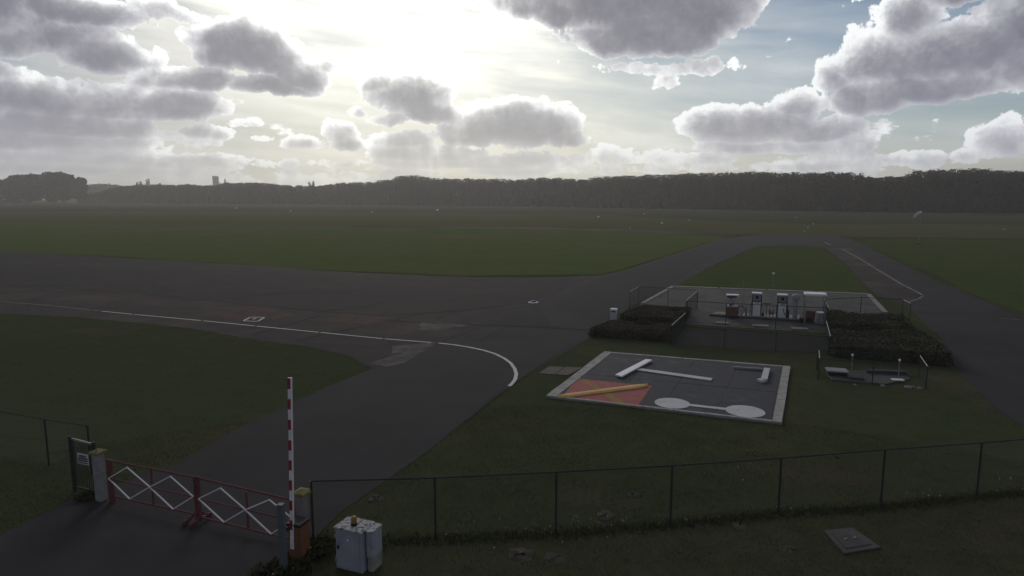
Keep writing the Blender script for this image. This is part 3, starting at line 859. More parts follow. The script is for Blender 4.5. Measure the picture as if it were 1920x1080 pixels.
# ------------------------------------------------------------------ fences
def chain_link(mb, a, b, z0, z1, pitch=.09, r=.0021):
    a = Vector((a[0], a[1], 0)); b = Vector((b[0], b[1], 0)); L = (b - a).length; d = (b - a) / L; hgt = z1 - z0
    nrm = Vector((-d.y, d.x, 0)) * r * 1.2
    k = -hgt
    while k < L:
        for sgn in (1, -1):
            s0, s1 = k, k + hgt
            za, zb = (z0, z1) if sgn > 0 else (z1, z0)
            if s0 < 0:
                za += (zb - za) * (-s0 / hgt); s0c = 0
            else: s0c = s0
            if s1 > L:
                zb = za + (zb - za) * ((L - s0c) / max(1e-6, s1 - s0c)); s1c = L
            else: s1c = s1
            if s1c - s0c > .03:
                pa = a + d * s0c + Vector((0, 0, za)) + nrm * sgn; pb = a + d * s1c + Vector((0, 0, zb)) + nrm * sgn
                dd = (pb - pa).normalized(); n2 = Vector((-d.y, d.x, 0)); up = dd.cross(n2)
                tri = [n2 * r, -n2 * r * .5 + up * r * .87, -n2 * r * .5 - up * r * .87]
                mb.add([pa + o for o in tri] + [pb + o for o in tri], [(0, 1, 4, 3), (1, 2, 5, 4), (2, 0, 3, 5)])
        k += pitch


def mesh_fence(name, label, pts, hs, posts=None, pr=.024, pitch=.09, group=None, rails=(), whitish=(), rail_r=.021, wire_r=.0021):
    """pts: ground points; hs: height at each; posts: extra ground points"""
    t = thing(name, label, 'fence', pts[0], group)
    for p, h in zip(pts, hs):
        MB().cyl(p, (p[0], p[1], h), pr, pr, 10).build('fence_post', 'green_metal', t)
    for p, h in (posts or []):
        MB().cyl(p, (p[0], p[1], h - .02), pr * .9, pr * .9, 8).build('fence_post', 'green_metal', t)
    for i in range(len(pts) - 1):
        a = Vector((pts[i][0], pts[i][1], hs[i])); b = Vector((pts[i + 1][0], pts[i + 1][1], hs[i + 1]))
        MB().cyl(a, b, rail_r, rail_r, 8).build('top_rail', 'rail_skylit' if i in whitish else 'green_metal', t)  # listed spans take the pale rail colour that imitates sky gleam
    mb = MB()
    for i in range(len(pts) - 1):
        chain_link(mb, pts[i], pts[i + 1], .04, min(hs[i], hs[i + 1]) - .01, pitch, wire_r)
        for z in (.05, .5 * hs[i]):
            a = Vector((pts[i][0], pts[i][1], z)); b = Vector((pts[i + 1][0], pts[i + 1][1], z))
            mb.cyl(a, b, .0025, .0025, 3)
    mb.build('chain_link', 'wire', t, kind='stuff')
    return t


# long fence across the foreground
fx = [(588, 1018, 902), (817, 1011, 896), (1042, 1000, 885), (1257, 983, 873), (1459, 962, 859), (1651, 950, 843), (1831, 930, 830), (2005, 912, 815), (2170, 895, 802)]
fp = [G(u, v) for u, v, _ in fx]
fh = [HT(p, q[2]) for p, q in zip(fp, fx)]
for _ in range(5):
    fp.append(fp[-1] + Vector((2.95, .62, 0))); fh.append(fh[-1])
mesh_fence('mesh_fence', 'long green chain-link fence crossing the grass from the gate to the right', fp, fh, pitch=.07, pr=.03, rail_r=.024)
# left foreground fence
fl = [G(-150, 842), G(-10, 860), G(92, 873), G(172, 889)]
mesh_fence('mesh_fence', 'green chain-link fence left of the red gate', fl, [HT(fl[0], 752), HT(fl[1], 768), HT(fl[2], 786), HT(fl[3], 798)], pitch=.07, pr=.03, rail_r=.02)

# footgate with a notice
a = G(141, 921); b = G(184, 931)
ha = HT(a, 818); hb = HT(b, 829)
t = thing('footgate', 'narrow dark green footgate with a white notice beside the gate pillar', 'gate', a)
for pp, hh in ((a, ha), (b, hb)):
    MB().box((pp.x, pp.y, hh / 2), (.075, .075, hh)).build('gate_post', 'green_metal', t)
d = (b - a); d.z = 0; L = d.length; d.normalize()
A = a + d * .07; B = b - d * .07
MB().bar((A.x, A.y, ha - .06), (B.x, B.y, hb - .06), .045).build('gate_rail', 'rail_skylit', t)  # upper rail has the sky gleam in its colour, lower one is plain
MB().bar((A.x, A.y, .14), (B.x, B.y, .14), .045).build('gate_rail', 'green_metal', t)
for f in np.linspace(.1, .9, 9):
    q = A.lerp(B, f)
    MB().bar((q.x, q.y, .16), (q.x, q.y, min(ha, hb) - .08), .014).build('gate_bar', 'green_metal', t)
MB().bar((A.x, A.y, .1), (A.x, A.y, ha - .04), .04).build('gate_stile', 'green_metal', t)
MB().bar((B.x, B.y, .1), (B.x, B.y, hb - .04), .04).build('gate_stile', 'green_metal', t)
nv = Vector((d.y, -d.x, 0))
if nv.y > 0: nv = -nv
sn = thing('notice_sign', 'small white notice with dark lines of print on the footgate', 'sign', A.lerp(B, .5))
sa_ = A.lerp(B, .28) + nv * .04; sb_ = A.lerp(B, .84) + nv * .04
zt, zb_ = HT(A, 846), HT(A, 865.5)
q = MB(); q.bar((sa_.x, sa_.y, (zt + zb_) / 2), (sb_.x, sb_.y, (zt + zb_) / 2), .012, zt - zb_); np_ = q.build('plate', 'white_flat', sn)
for j, (f0, f1, hgt) in enumerate(((.16, .80, .05), (.07, .93, .05), (.07, .93, .05), (.08, .92, .035))):
    z = zt - .045 - j * (zt - zb_ - .05) / 4 - .02
    l0 = sa_.lerp(sb_, f0) + nv * .009; l1 = sa_.lerp(sb_, f1) + nv * .009
    MB().bar((l0.x, l0.y, z), (l1.x, l1.y, z), .005, hgt).build('print_line', 'sign_dark', np_)

# ------------------------------------------------------------------ gate pillars and red gate
def pillar(u, v, vt, label, m, w=.25):
    p = G(u, v); h = HT(p, vt)
    t = thing('gate_pillar', label, 'gate pillar', p, 'concrete pillars of the red gate')
    rz = math.atan2(-2.33, 6.36)
    q = MB().box((p.x, p.y, (h - .12) / 2), (w, w, h - .12), rz); q.build('shaft', m, t, bevel=.015)
    c = MB(); c.box((p.x, p.y, h - .085), (w + .10, w + .10, .07), rz)
    e = (w + .07) / 2; co, si = math.cos(rz), math.sin(rz)
    q4 = [(p.x + co * x - si * y, p.y + si * x + co * y) for x, y in ((-e, -e), (e, -e), (e, e), (-e, e))]
    c.add([(x, y, h - .05) for x, y in q4] + [(p.x, p.y, h + .02)], [(0, 1, 4), (1, 2, 4), (2, 3, 4), (3, 0, 4)])
    c.build('cap', 'cap_yellow', t)
    return p


pl = pillar(191, 938, 842, 'white concrete pillar with mossy yellow cap beside the footgate', 'pillar', .22)
pr_ = pillar(571, 1021, 917, 'pinkish concrete pillar with yellow cap behind the orange barrier housing', 'pillar_pink')
ga = G(205, 941); gb = G(552, 1021)


def gp(u, v):
    """point of the upright gate plane that pixel (u, v) shows"""
    x, y, dz = raydir(u, v)
    o = Vector((0, 0, H0)); r = Vector((x, y, dz))
    e = gb - ga; nn = Vector((-e.y, e.x, 0))
    k = (ga - o).dot(nn) / r.dot(nn)
    return o + r * k


ghalf = 'red tubular gate leaf with white diamond bars'
def leaf(label, u0, u1, top, mid, bot, dia, foot):
    base = gp(u0, np.interp(u0, [205, 552], [941, 1021])); base.z = 0
    t = thing('barrier_gate_leaf', label, 'gate', base, 'the two leaves of the red road gate')
    T0, T1 = gp(*top[0]), gp(*top[1]); B0, B1 = gp(*bot[0]), gp(*bot[1]); m0, m1 = gp(*mid[0]), gp(*mid[1])
    MB().cyl(T0, T1, .026, .026, 10).build('top_rail', 'gate_red', t)
    MB().cyl(m0, m1, .02, .02, 10).build('middle_rail', 'gate_red', t)
    MB().cyl(B0, B1, .026, .026, 10).build('bottom_rail', 'gate_red', t)
    return t


e_ = (gb - ga).normalized(); nrm_ = Vector((e_.y, -e_.x, 0)); nrm_ = nrm_ if nrm_.y < 0 else -nrm_
tl = leaf('left leaf of the red road gate, hung on the white pillar', 205, 366, [(200, 863), (364, 894.5)], [(206, 897), (364, 932)], [(205, 929), (364, 963.5)], None, None)
tr = leaf('right leaf of the red road gate, behind the raised barrier pole', 374, 552, [(371, 896), (553, 939)], [(373, 935), (553, 977)], [(373, 969), (548, 1012)], None, None)


def upright(t, u, vt, vb, w, name='upright', m='gate_red'):
    a = gp(u, vt); b = gp(u + .4, vb); b = Vector((a.x, a.y, b.z))
    MB().bar(b, a, w, w, (e_.x, e_.y, 0)).build(name, m, t)


for t, L_ in ((tl, ((283, 881, 946),)), (tr, ((461.5, 922, 990),))):
    for u, vt, vb in L_:
        upright(t, u, vt, vb, .04)
# broad hinge stile by the left pillar, meeting stiles in the middle
a = gp(200, 861); z1 = a.z; a.z = 0
b = a + e_ * .17
MB().bar((a.x + e_.x * .085, a.y + e_.y * .085, .02), (a.x + e_.x * .085, a.y + e_.y * .085, z1), .17, .05, (nrm_.x, nrm_.y, 0)).build('hinge_stile', 'gate_red', tl)
for t, u in ((tl, 364.5), (tr, 371)):
    a = gp(u, 894.5); MB().bar((a.x, a.y, .06), (a.x, a.y, a.z + .02), .055, .055, (e_.x, e_.y, 0)).build('meeting_stile', 'gate_red', t)
a = gp(553, 938); MB().bar((a.x, a.y, .06), (a.x, a.y, a.z + .02), .06, .06, (e_.x, e_.y, 0)).build('hinge_stile', 'gate_red', tr)


def diamond(t, L_, T_, R_, B_):
    q = [gp(*x) + nrm_ * .032 for x in (L_, T_, R_, B_)]
    for i in range(4):
        a, b = q[i], q[(i + 1) % 4]
        MB().bar(a, b, .027, .026 + .002 * i, tuple(nrm_)).build('diamond_bar', 'bar_white', t)


diamond(tl, (205.5, 896), (240, 875.5), (282.5, 912), (245, 934.5))
diamond(tl, (282.5, 912.5), (321, 892), (364, 930), (326.5, 953.5))
diamond(tr, (374, 934), (415, 914), (461.5, 954.5), (421.5, 978))
diamond(tr, (461.5, 955), (506.5, 936), (551, 972), (510, 1000))
for t, u, sgn in ((tl, 362, -1), (tr, 376, 1)):
    a = gp(u, 965); a.z = 0
    for s2 in (-1, 1):
        f = a + nrm_ * .26 * s2
        pf = MB().bar((a.x, a.y, .16), (f.x, f.y, .07), .05).build('prop_foot', 'gate_red', t)
        MB().cyl(f + e_ * -.03 + Vector((0, 0, .08)), f + e_ * .03 + Vector((0, 0, .08)), .08, .08, 14).build('caster', 'gate_red', pf)

# ------------------------------------------------------------------ raised barrier
pb = G(563, 1052)
rz = R(-18)
t = thing('barrier_housing', 'orange barrier housing with black lid in front of the pink pillar', 'barrier', pb)
hz_ = HT(pb, 981)
MB().box((pb.x, pb.y, hz_ / 2), (.33, .36, hz_), rz).build('body', 'orange', t, bevel=.02)
q = MB(); q.box((pb.x, pb.y, hz_ + .035), (.37, .40, .07), rz)
q.build('lid', 'dark', t, bevel=.012)
MB().box((pb.x, pb.y, .03), (.42, .45, .06), rz).build('plinth', 'concrete', t)
co, si = math.cos(rz), math.sin(rz)
def bl(x, y, z): return Vector((pb.x + co * x - si * y, pb.y + si * x + co * y, z))
ad_ = MB().box(bl(.05, -.184, .45), (.18, .012, .34), rz).build('access_door', 'orange', t, bevel=.004)
MB().cyl(bl(.11, -.19, .5), bl(.11, -.205, .5), .014, .014, 8).build('lock', 'dark', ad_)
# boom
bz0 = .24; bx0 = bl(-.19, -.22, 0)
q0 = Vector((bx0.x, bx0.y, bz0)); 
def boompt(v):
    x, y, d = raydir(543 + (v - 708) * 5 / 320, v)
    k = bx0.y / y
    return Vector((x * k, bx0.y, H0 + d * k))
bt = boompt(708); bb = boompt(1029)
t2 = thing('barrier_boom', 'raised barrier pole striped red and white beside the orange housing', 'barrier pole', bb)
dv = (bt - bb).normalized()
MB().bar(bb, bt, .085, .035, (0, 1, 0)).build('boom', 'bar_white', t2, bevel=.006)
xr = Vector((1, 0, 0))
MB().bar(bb + Vector((.041, -.012, .0)) , bt + Vector((.041, -.012, .0)), .022, .06, (0, 1, 0)).build('edge_trim', 'bar_white', t2)
edges = [709, 729, 748, 767, 786.5, 805.5, 825, 844, 862.5, 881.5, 900, 919, 938, 956.5, 975, 993]
for k in range(0, len(edges) - 1, 2):
    a, b = boompt(edges[k]), boompt(edges[k + 1])
    off = Vector((-.009, -.0035, 0))
    MB().bar(b + off, a + off, .080, .037, (0, 1, 0)).build('stripe', 'stripe_red', t2)
MB().cyl(bl(-.20, -.26, .86), bl(-.10, -.10, .86), .05, .05, 14).build('pivot', 'dark', t2)
MB().box(boompt(990) + Vector((.02, .03, 0)), (.14, .02, .22)).build('clamp_plate', 'dark', t2)

p = G(533, 1078)
t = thing('square_post', 'plain grey square post in front of the gate, left of the barrier', 'post', p)
hp = HT(p, 947)
MB().box((p.x, p.y, hp / 2), (.135, .135, hp), R(-10)).build('shaft', 'post_grey', t, bevel=.012)
MB().box((p.x, p.y, hp + .012), (.142, .142, .024), R(-10)).build('cap', 'green_metal', t, bevel=.006)

# ------------------------------------------------------------------ utility cabinet
c0 = G(631, 1064.5); c1 = G(687, 1078.5)
rz = math.atan2(c1.y - c0.y, c1.x - c0.x)
ex = Vector((math.cos(rz), math.sin(rz), 0)); ey = Vector((-math.sin(rz), math.cos(rz), 0))
W_ = .70; D_ = .52
t = thing('utility_cabinet', 'grey metal cabinet with lichen-covered top and amber lamp in the grass', 'cabinet', c0)
def cl(x, y, z=0): return c0 + ex * x + ey * y + Vector((0, 0, z))
hc_ = HT(c0, 990)
MB().box(cl(W_ / 2, D_ / 2, hc_ / 2), (W_, D_, hc_), rz).build('body', 'cabinet', t, bevel=.012)
MB().box(cl(W_ / 2 - .005, -.011, hc_ / 2 - .02), (W_ - .09, .018, hc_ - .12), rz).build('door', 'cabinet', t, bevel=.006)
cd_ = bpy.data.objects['door']
MB().box(cl(W_ / 2, D_ / 2, hc_ + .018), (W_ + .05, D_ + .05, .036), rz).build('top', 'lichen', t, bevel=.008)
MB().box(cl(.085, -.032, hc_ * .56), (.05, .022, .09), rz).build('lock', 'dark', cd_, bevel=.004)
MB().box(cl(W_ * .5, -.025, hc_ * .78), (.035, .01, .035), rz).build('badge', 'white', cd_)
for z in (.2, .8):
    MB().cyl(cl(-.005, -.012, z * hc_ - .04), cl(-.005, -.012, z * hc_ + .04), .014, .014, 8).build('hinge', 'steel', cd_)
MB().box(cl(-.02, .05, .22), (.03, .05, .08), rz).build('bracket', 'steel', t)
a = cl(W_ * .52, D_ * .42, hc_ + .036)
la_ = MB().lathe(a, [(.075, 0), (.075, .05), (.062, .055)], 14).build('lamp_base', 'dark', t)
MB().lathe(a, [(.058, .056), (.066, .08), (.066, .17), (.05, .205), (.015, .215)], 14).build('lamp', 'amber', la_, smooth=True)
t = thing('narrow_cabinet', 'narrow grey cabinet standing close behind the right side of the big one', 'cabinet', cl(W_ + .02, D_ * .7))
MB().box(cl(W_ + .115, D_ * .62, hc_ * .68), (.16, .40, hc_ * .62), rz).build('body', 'cabinet', t, bevel=.008)
MB().box(cl(W_ + .115, D_ * .62, hc_ * .18), (.13, .36, hc_ * .36), rz).build('plinth', 'concrete', t)
MB().box(cl(W_ + .115, D_ * .62, hc_ * .99 + .012), (.18, .42, .024), rz).build('top', 'lichen', t)

# ------------------------------------------------------------------ signals area
Q = [G(1023, 746), G(1466, 797), G(1482, 690), G(1133, 662)]     # BL, BR, TR, TL


def pad(a, b, z=0.0):
    """a: 0 left..1 right, b: 0 near..1 far"""
    p = Q[0].lerp(Q[1], a).lerp(Q[3].lerp(Q[2], a), b)
    return Vector((p.x, p.y, z))


sp_ = tag(MB().prism([pad(0, 0), pad(1, 0), pad(1, 1), pad(0, 1)], .0, .05).build('signal_pad', 'concrete'), kind='structure')
bl_, br_, bb_, bt_ = .048, .036, .018, .024


def slab(a0, a1, b0, b1, z0, z1, name, m, parent, jit=0.0):
    j = lambda: random.uniform(-jit, jit)
    qs = [pad(a0 + j(), b0 + j()), pad(a1 + j(), b0 + j()), pad(a1 + j(), b1 + j()), pad(a0 + j(), b1 + j())]
    dz = random.uniform(-.004, .004)
    return MB().prism(qs, z0, z1 + dz).build(name, m, parent, bevel=.008)


gph = .0016
def run(n, fn):
    for k in range(n):
        fn(k / n + gph, (k + 1) / n - gph)
run(7, lambda x, y: slab(bl_ + (1 - bl_ - br_) * x, bl_ + (1 - bl_ - br_) * y, 0, bb_, .05, .10, 'border_slab', 'border', sp_, .0012))
run(7, lambda x, y: slab(bl_ + (1 - bl_ - br_) * x, bl_ + (1 - bl_ - br_) * y, 1 - bt_, 1, .05, .10, 'border_slab', 'border', sp_, .0012))
run(6, lambda x, y: slab(0, bl_, x, y, .05, .105, 'border_slab', 'border', sp_, .0012))
run(6, lambda x, y: slab(1 - br_, 1, x, y, .05, .105, 'border_slab', 'border', sp_, .0012))
ai = lambda x: bl_ + .003 + (1 - bl_ - br_ - .006) * x
bi = lambda y: bb_ + .003 + (1 - bb_ - bt_ - .006) * y
cols = [0, .26, .51, .76, 1.0]; rows = [0, .46, 1.0]
for i in range(4):
    for j in range(2):
        slab(ai(cols[i] + .002), ai(cols[i + 1] - .002), bi(rows[j] + .002), bi(rows[j + 1] - .002), .05, .072, 'panel', 'signal_black', sp_)
ZP = .080
def zp(X, Y, z=ZP):                       # from the enlarged crop of the signals
    return G(1000 + X / 3.84, 640 + Y / 3.84, z)
# red square with a yellow cross
rs = thing('signal_square', 'red ground panel with a faded yellow diagonal stripe in the signals area', 'ground signal', zp(500, 370))
sheet('red_panel', [zp(312, 268), zp(855, 322), zp(745, 473), zp(205, 404)], ZP, 'signal_red', parent=rs)
sheet('faded_stripe', [zp(333, 275), zp(395, 281), zp(512, 345), zp(540, 358), zp(690, 466), zp(612, 456), zp(480, 362), zp(430, 330)], ZP + .004, 'yellow_faded', parent=rs)
# long yellow raised board across it
yb = thing('yellow_board', 'long yellow board with tapered ends lying across the red panel', 'ground signal', zp(490, 360))
def ybeam(X0, Y0, X1, Y1, w0, w1, name):
    a = zp(X0, Y0); b = zp(X1, Y1); d = (b - a).normalized(); n = Vector((-d.y, d.x, 0))
    q = MB()
    z0, z1 = ZP + .008, ZP + .12
    vs = []
    for c, w in ((a, w0), (b, w1)):
        vs += [(c.x + n.x * w, c.y + n.y * w, z0), (c.x - n.x * w, c.y - n.y * w, z0), (c.x - n.x * w * .8, c.y - n.y * w * .8, z1 - .03), (c.x, c.y, z1), (c.x + n.x * w * .8, c.y + n.y * w * .8, z1 - .03)]
    q.add(vs, [(0, 1, 2, 3, 4), (9, 8, 7, 6, 5)] + [(k, 5 + k, 5 + (k + 1) % 5, (k + 1) % 5) for k in range(5)])
    return q.build(name, 'yellow', yb)
ybeam(232, 398, 640, 345, .13, .15, 'board')
ybeam(642, 345, 770, 328, .15, .15, 'board')
ybeam(176, 404, 231, 398, .05, .13, 'tapered_end')
ybeam(771, 328, 822, 322, .15, .04, 'tapered_end')
# landing T
lt = thing('landing_tee', 'white landing T with a raised crossbar lying on the dark panel', 'ground signal', zp(900, 220))
zc_ = .20
cb_ = [zp(x, y, zc_) for x, y in ((590, 238), (637, 250), (857, 131), (808, 127))]
MB().prism([(p.x, p.y) for p in cb_], ZP + .05, zc_).build('crossbar', 'white', lt, bevel=.01)
st_ = [zp(x, y, .12) for x, y in ((742, 205), (775, 193), (1290, 264), (1280, 281))]
MB().prism([(p.x, p.y) for p in st_], ZP + .004, .12).build('stem', 'white_flat', lt, bevel=.006)
for f in (.12, .5, .88):
    c = cb_[0].lerp(cb_[3], f).lerp(cb_[1].lerp(cb_[2], f), .5)
    MB().box((c.x, c.y, ZP + .026), (.3, .12, .05)).build('support', 'dark', lt)
# bent arrow
ar = thing('circuit_arrow', 'white angled arrow boards at the right edge of the dark panel', 'ground signal', zp(1660, 230))
def board(X0, Y0, X1, Y1, w, h, m, name):
    a = zp(X0, Y0); b = zp(X1, Y1)
    MB().bar((a.x, a.y, ZP + .005 + h / 2), (b.x, b.y, ZP + .005 + h / 2), w, h).build(name, m, ar, bevel=.006)
board(1440, 195, 1650, 209, .10, .10, 'pump_grey', 'shaft')
board(1682, 212, 1660, 292, .27, .14, 'white_flat', 'arm')
board(1624, 286, 1655, 300, .22, .12, 'white_flat', 'barb')
for k in range(5):
    p = zp(1694 - k * 4.2, 225 + k * 15)
    MB().box((p.x + .02, p.y, ZP + .03), (.10, .05, .05)).build('peg', 'dark', ar)
# dumb-bell
db = thing('dumbbell_signal', 'white painted dumb-bell of two discs joined by a bar', 'ground signal', zp(1260, 475))
c1_, c2_ = zp(1000, 445), zp(1525, 503)
def disc(c, r, z):
    return [(c.x + r * math.cos(2 * math.pi * k / 40), c.y + r * math.sin(2 * math.pi * k / 40)) for k in range(40)]
sheet('disc', disc(c1_, .70, ZP), ZP + .004, 'white_flat', parent=db)
sheet('disc', disc(c2_, .74, ZP), ZP + .004, 'white_flat', parent=db)
sheet('bar', ribbon([c1_.lerp(c2_, .22), c1_.lerp(c2_, .79)], .27), ZP + .008, 'white_flat', parent=db)
# two brown slabs by the road
pv_ = thing('paving_step', 'two brown paving slabs between the road and the signals area', 'paving', G(1050, 697))
for q in (((1009, 701), (1039, 703), (1058, 689), (1030, 688)), ((1041, 703), (1066, 704.5), (1092, 690), (1060, 689))):
    MB().prism([(p.x, p.y) for p in P(*q)], -.02, .035).build('slab', 'slab_brown', pv_, bevel=.006)

# ------------------------------------------------------------------ fuel station
fpad = P((1262, 537.5), (1628, 552), (1660, 585), (1690, 612), (1556, 626), (1290, 609), (1185, 590), (1200, 571))
sheet('forecourt', P((1262, 647), (1290, 617), (1400, 622), (1548, 633), (1554, 663), (1400, 656)), .012, 'asphalt_new', rag=(.8, .08, 40))
tag(MB().prism([(p.x, p.y) for p in fpad], 0, .03).build('fuel_pad', 'fuel_pad'), kind='structure')
fpz = .03
# pale kerb along the back and sides of the pad
kb = P((1205, 569), (1262, 537), (1628, 551.5), (1660, 586), z=.03)
for i in range(3):
    for k in range(4 if i == 1 else 2):
        n = 4 if i == 1 else 2
        a = kb[i].lerp(kb[i + 1], k / n + .004); b = kb[i].lerp(kb[i + 1], (k + 1) / n - .004)
        MB().bar((a.x, a.y, .055), (b.x, b.y, .055), .35 if i != 1 else .5, .05).build('pad_edging', 'concrete', bpy.data.objects['fuel_pad'])
isl = P((1333, 592), (1345, 588), (1500, 594.5), (1498, 602), z=.03)
tag(MB().prism([(p.x, p.y) for p in isl], .03, .17).build('pump_island', 'concrete'), kind='structure')
tag(MB().prism([(p.x, p.y) for p in P((1330, 593.5), (1333, 591), (1498, 601.5), (1497, 604))], .031, .12).build('island_kerb', 'signal_black'), kind='structure')
ZI = .17
VX = Vector((.955, -.296, 0)); VY = Vector((.296, .955, 0))        # along / across the island
frz = math.atan2(-.296, .955)


def loc(base, x, y, z):
    return base + VX * x + VY * y + Vector((0, 0, z))


def fuel_pump(u, v, vt, label, hose):
    b = G(u, v, ZI); h = HT(b, vt) - ZI
    t = thing('fuel_pump', label, 'fuel pump', b, 'the two white fuel pumps')
    w = .60
    MB().box(loc(b, 0, 0, h * .30), (w - .08, .42, h * .60), frz).build('body', 'white', t, bevel=.015)
    pn = MB().box(loc(b, 0, -.222, h * .30), (w - .16, .02, h * .46), frz).build('panel', 'white', t, bevel=.005)
    for s in (-1, 1):
        MB().box(loc(b, s * (w / 2 - .012), 0, h * .475), (.055, .45, h * .95), frz).build('side_post', 'dark', t)
    MB().box(loc(b, 0, 0, h * .625), (w - .02, .44, .05), frz).build('band', 'dark', t)
    hd = MB().box(loc(b, 0, 0, h * .79), (w - .10, .38, h * .28), frz).build('head', 'pump_grey', t, bevel=.01)
    MB().box(loc(b, -.0, -.197, h * .80), (.20, .02, .22), frz).build('display', 'dark', hd)
    MB().box(loc(b, 0, -.02, h * .965), (w + .05, .52, h * .06), frz).build('top', 'white', t, bevel=.015)
    MB().box(loc(b, .02, -.225, h * .56), (.30, .012, .075), frz).build('badge', 'pump_grey', pn)
    if hose:
        pts = [loc(b, .05, -.26, h * .40), loc(b, .10, -.30, h * .28), loc(b, .18, -.31, h * .14), loc(b, .24, -.3, h * .10), loc(b, .31, -.28, h * .22), loc(b, .34, -.2, h * .5)]
        MB().tube(pts, .025, 7).build('hose', 'rubber', t)
    else:
        pts = [loc(b, -.33, -.1, h * .55), loc(b, -.42, -.15, h * .30), loc(b, -.40, -.15, h * .12), loc(b, -.36, -.1, h * .3)]
        MB().tube(pts, .02, 7).build('hose', 'rubber', t)
    MB().box(loc(b, .315, -.05, h * .48), (.06, .16, .22), frz).build('nozzle', 'dark', t)
    return b


p1 = fuel_pump(1417.5, 591.5, 548, 'white fuel pump with clean front, nearer the payment terminal', False)
p2 = fuel_pump(1465, 594.5, 551, 'white fuel pump with a black hose slung across its front', True)
# payment terminal
b = G(1372, 592, ZI); h = HT(b, 552) - ZI
t = thing('payment_terminal', 'payment terminal on a brick-red base under a small white canopy', 'terminal', b)
MB().box(loc(b, 0, 0, .33), (.84, .55, .66), frz).build('base', 'pump_red', t, bevel=.01)
MB().box(loc(b, -.17, -.05, .70), (.28, .42, .08), frz).build('shelf', 'white_flat', t)
MB().box(loc(b, .17, -.05, .70), (.34, .42, .08), frz).build('shelf', 'white_flat', t)
q = MB(); q.bar(loc(b, .12, -.08, .74), loc(b, -.14, .06, h - .22), .26, .07, tuple(VY)); q.build('screen_panel', 'pump_grey', t)
MB().bar(loc(b, -.05, .18, .66), loc(b, -.05, .18, h - .05), .08).build('mast', 'steel', t)
MB().box(loc(b, -.04, -.0, h - .16), (.62, .30, .09), frz).build('lamp_box', 'dark', t)
MB().box(loc(b, 0, 0, h - .035), (.82, .5, .07), frz).build('canopy', 'white', t, bevel=.012)
MB().box(loc(b, -.12, -.24, .78), (.18, .05, .12), frz).build('keypad', 'dark', t)
# hose arch, meter stand and reels
b = G(1390, 592.5, ZI)
t = thing('hose_arch', 'steel hoop with a looped hose beside the payment terminal', 'hose stand', b)
pts = [loc(b, -.26, 0, 0)] + [loc(b, -.26 * math.cos(a), 0, .72 + .28 * math.sin(a)) for a in np.linspace(0, math.pi, 9)] + [loc(b, .26, 0, 0)]
MB().tube(pts, .028, 8).build('hoop', 'steel', t)
MB().tube([loc(b, -.03 + .2 * math.cos(a), -.05, .42 + .3 * math.sin(a)) for a in np.linspace(0, 6.28, 16)], .025, 6).build('hose', 'rubber', t)
MB().box(loc(b, 0, 0, .2), (.07, .07, .4), frz).build('valve_post', 'steel', t)
b = G(1402, 592.5, ZI)
t = thing('pipe_stand', 'pair of short pale pipe stubs left of the first pump', 'pipe', b)
for x, hh in ((-.09, .62), (.12, .48)):
    MB().lathe(loc(b, x, 0, 0), [(.05, 0), (.05, hh * .8), (.075, hh * .82), (.075, hh), (.03, hh + .03)], 10).build('stub', 'pump_grey', t)
b = G(1436.5, 593.5, ZI)
t = thing('tee_stand', 'thin stand with a dark flat top between the two pumps', 'stand', b)
MB().cyl(loc(b, 0, 0, 0), loc(b, 0, 0, .88), .035, .035, 8).build('pole', 'steel', t)
MB().box(loc(b, 0, 0, .90), (.46, .2, .06), frz).build('top', 'dark', t)
MB().box(loc(b, -.22, .0, .14), (.16, .14, .2), frz).build('tank', 'dark', t)
b = G(1446, 594, ZI)
t = thing('hose_reel', 'round hose reel on a frame left of the second pump', 'hose reel', b)
for s in (-1, 1):
    MB().bar(loc(b, s * .12, .08, 0), loc(b, s * .12, .0, .5), .04).build('frame', 'dark', t)
dr_ = MB().cyl(loc(b, -.1, 0, .36), loc(b, .1, 0, .36), .22, .22, 18).build('drum', 'pump_grey', t)
for s in (-1, 1):
    MB().cyl(loc(b, s * .115, 0, .36), loc(b, s * .10, 0, .36), .27, .27, 18).build('flange', 'dark', dr_)
b = G(1477, 596, ZI)
t = thing('fire_extinguisher', 'small dark upright cylinder right of the second pump', 'extinguisher', b)
MB().lathe(b, [(.07, 0), (.085, .03), (.085, .40), (.04, .48), (.025, .55)], 12).build('cylinder', 'dark', t, smooth=True)
MB().box(loc(b, .02, 0, .56), (.13, .04, .04), frz).build('handle', 'dark', t)
b = G(1490, 598.5, ZI)
t = thing('vent_column', 'grey round column with a wider domed cap beside the shelter', 'column', b)
hh = HT(b, 551) - ZI
MB().lathe(b, [(.19, 0), (.19, .04), (.15, .06), (.15, hh - .42)], 14).build('shaft', 'pump_grey', t)
MB().lathe(b + Vector((0, 0, hh - .42)), [(.17, 0), (.25, .06), (.25, .30), (.18, .40), (.05, .42)], 16).build('cap', 'pump_grey', t)
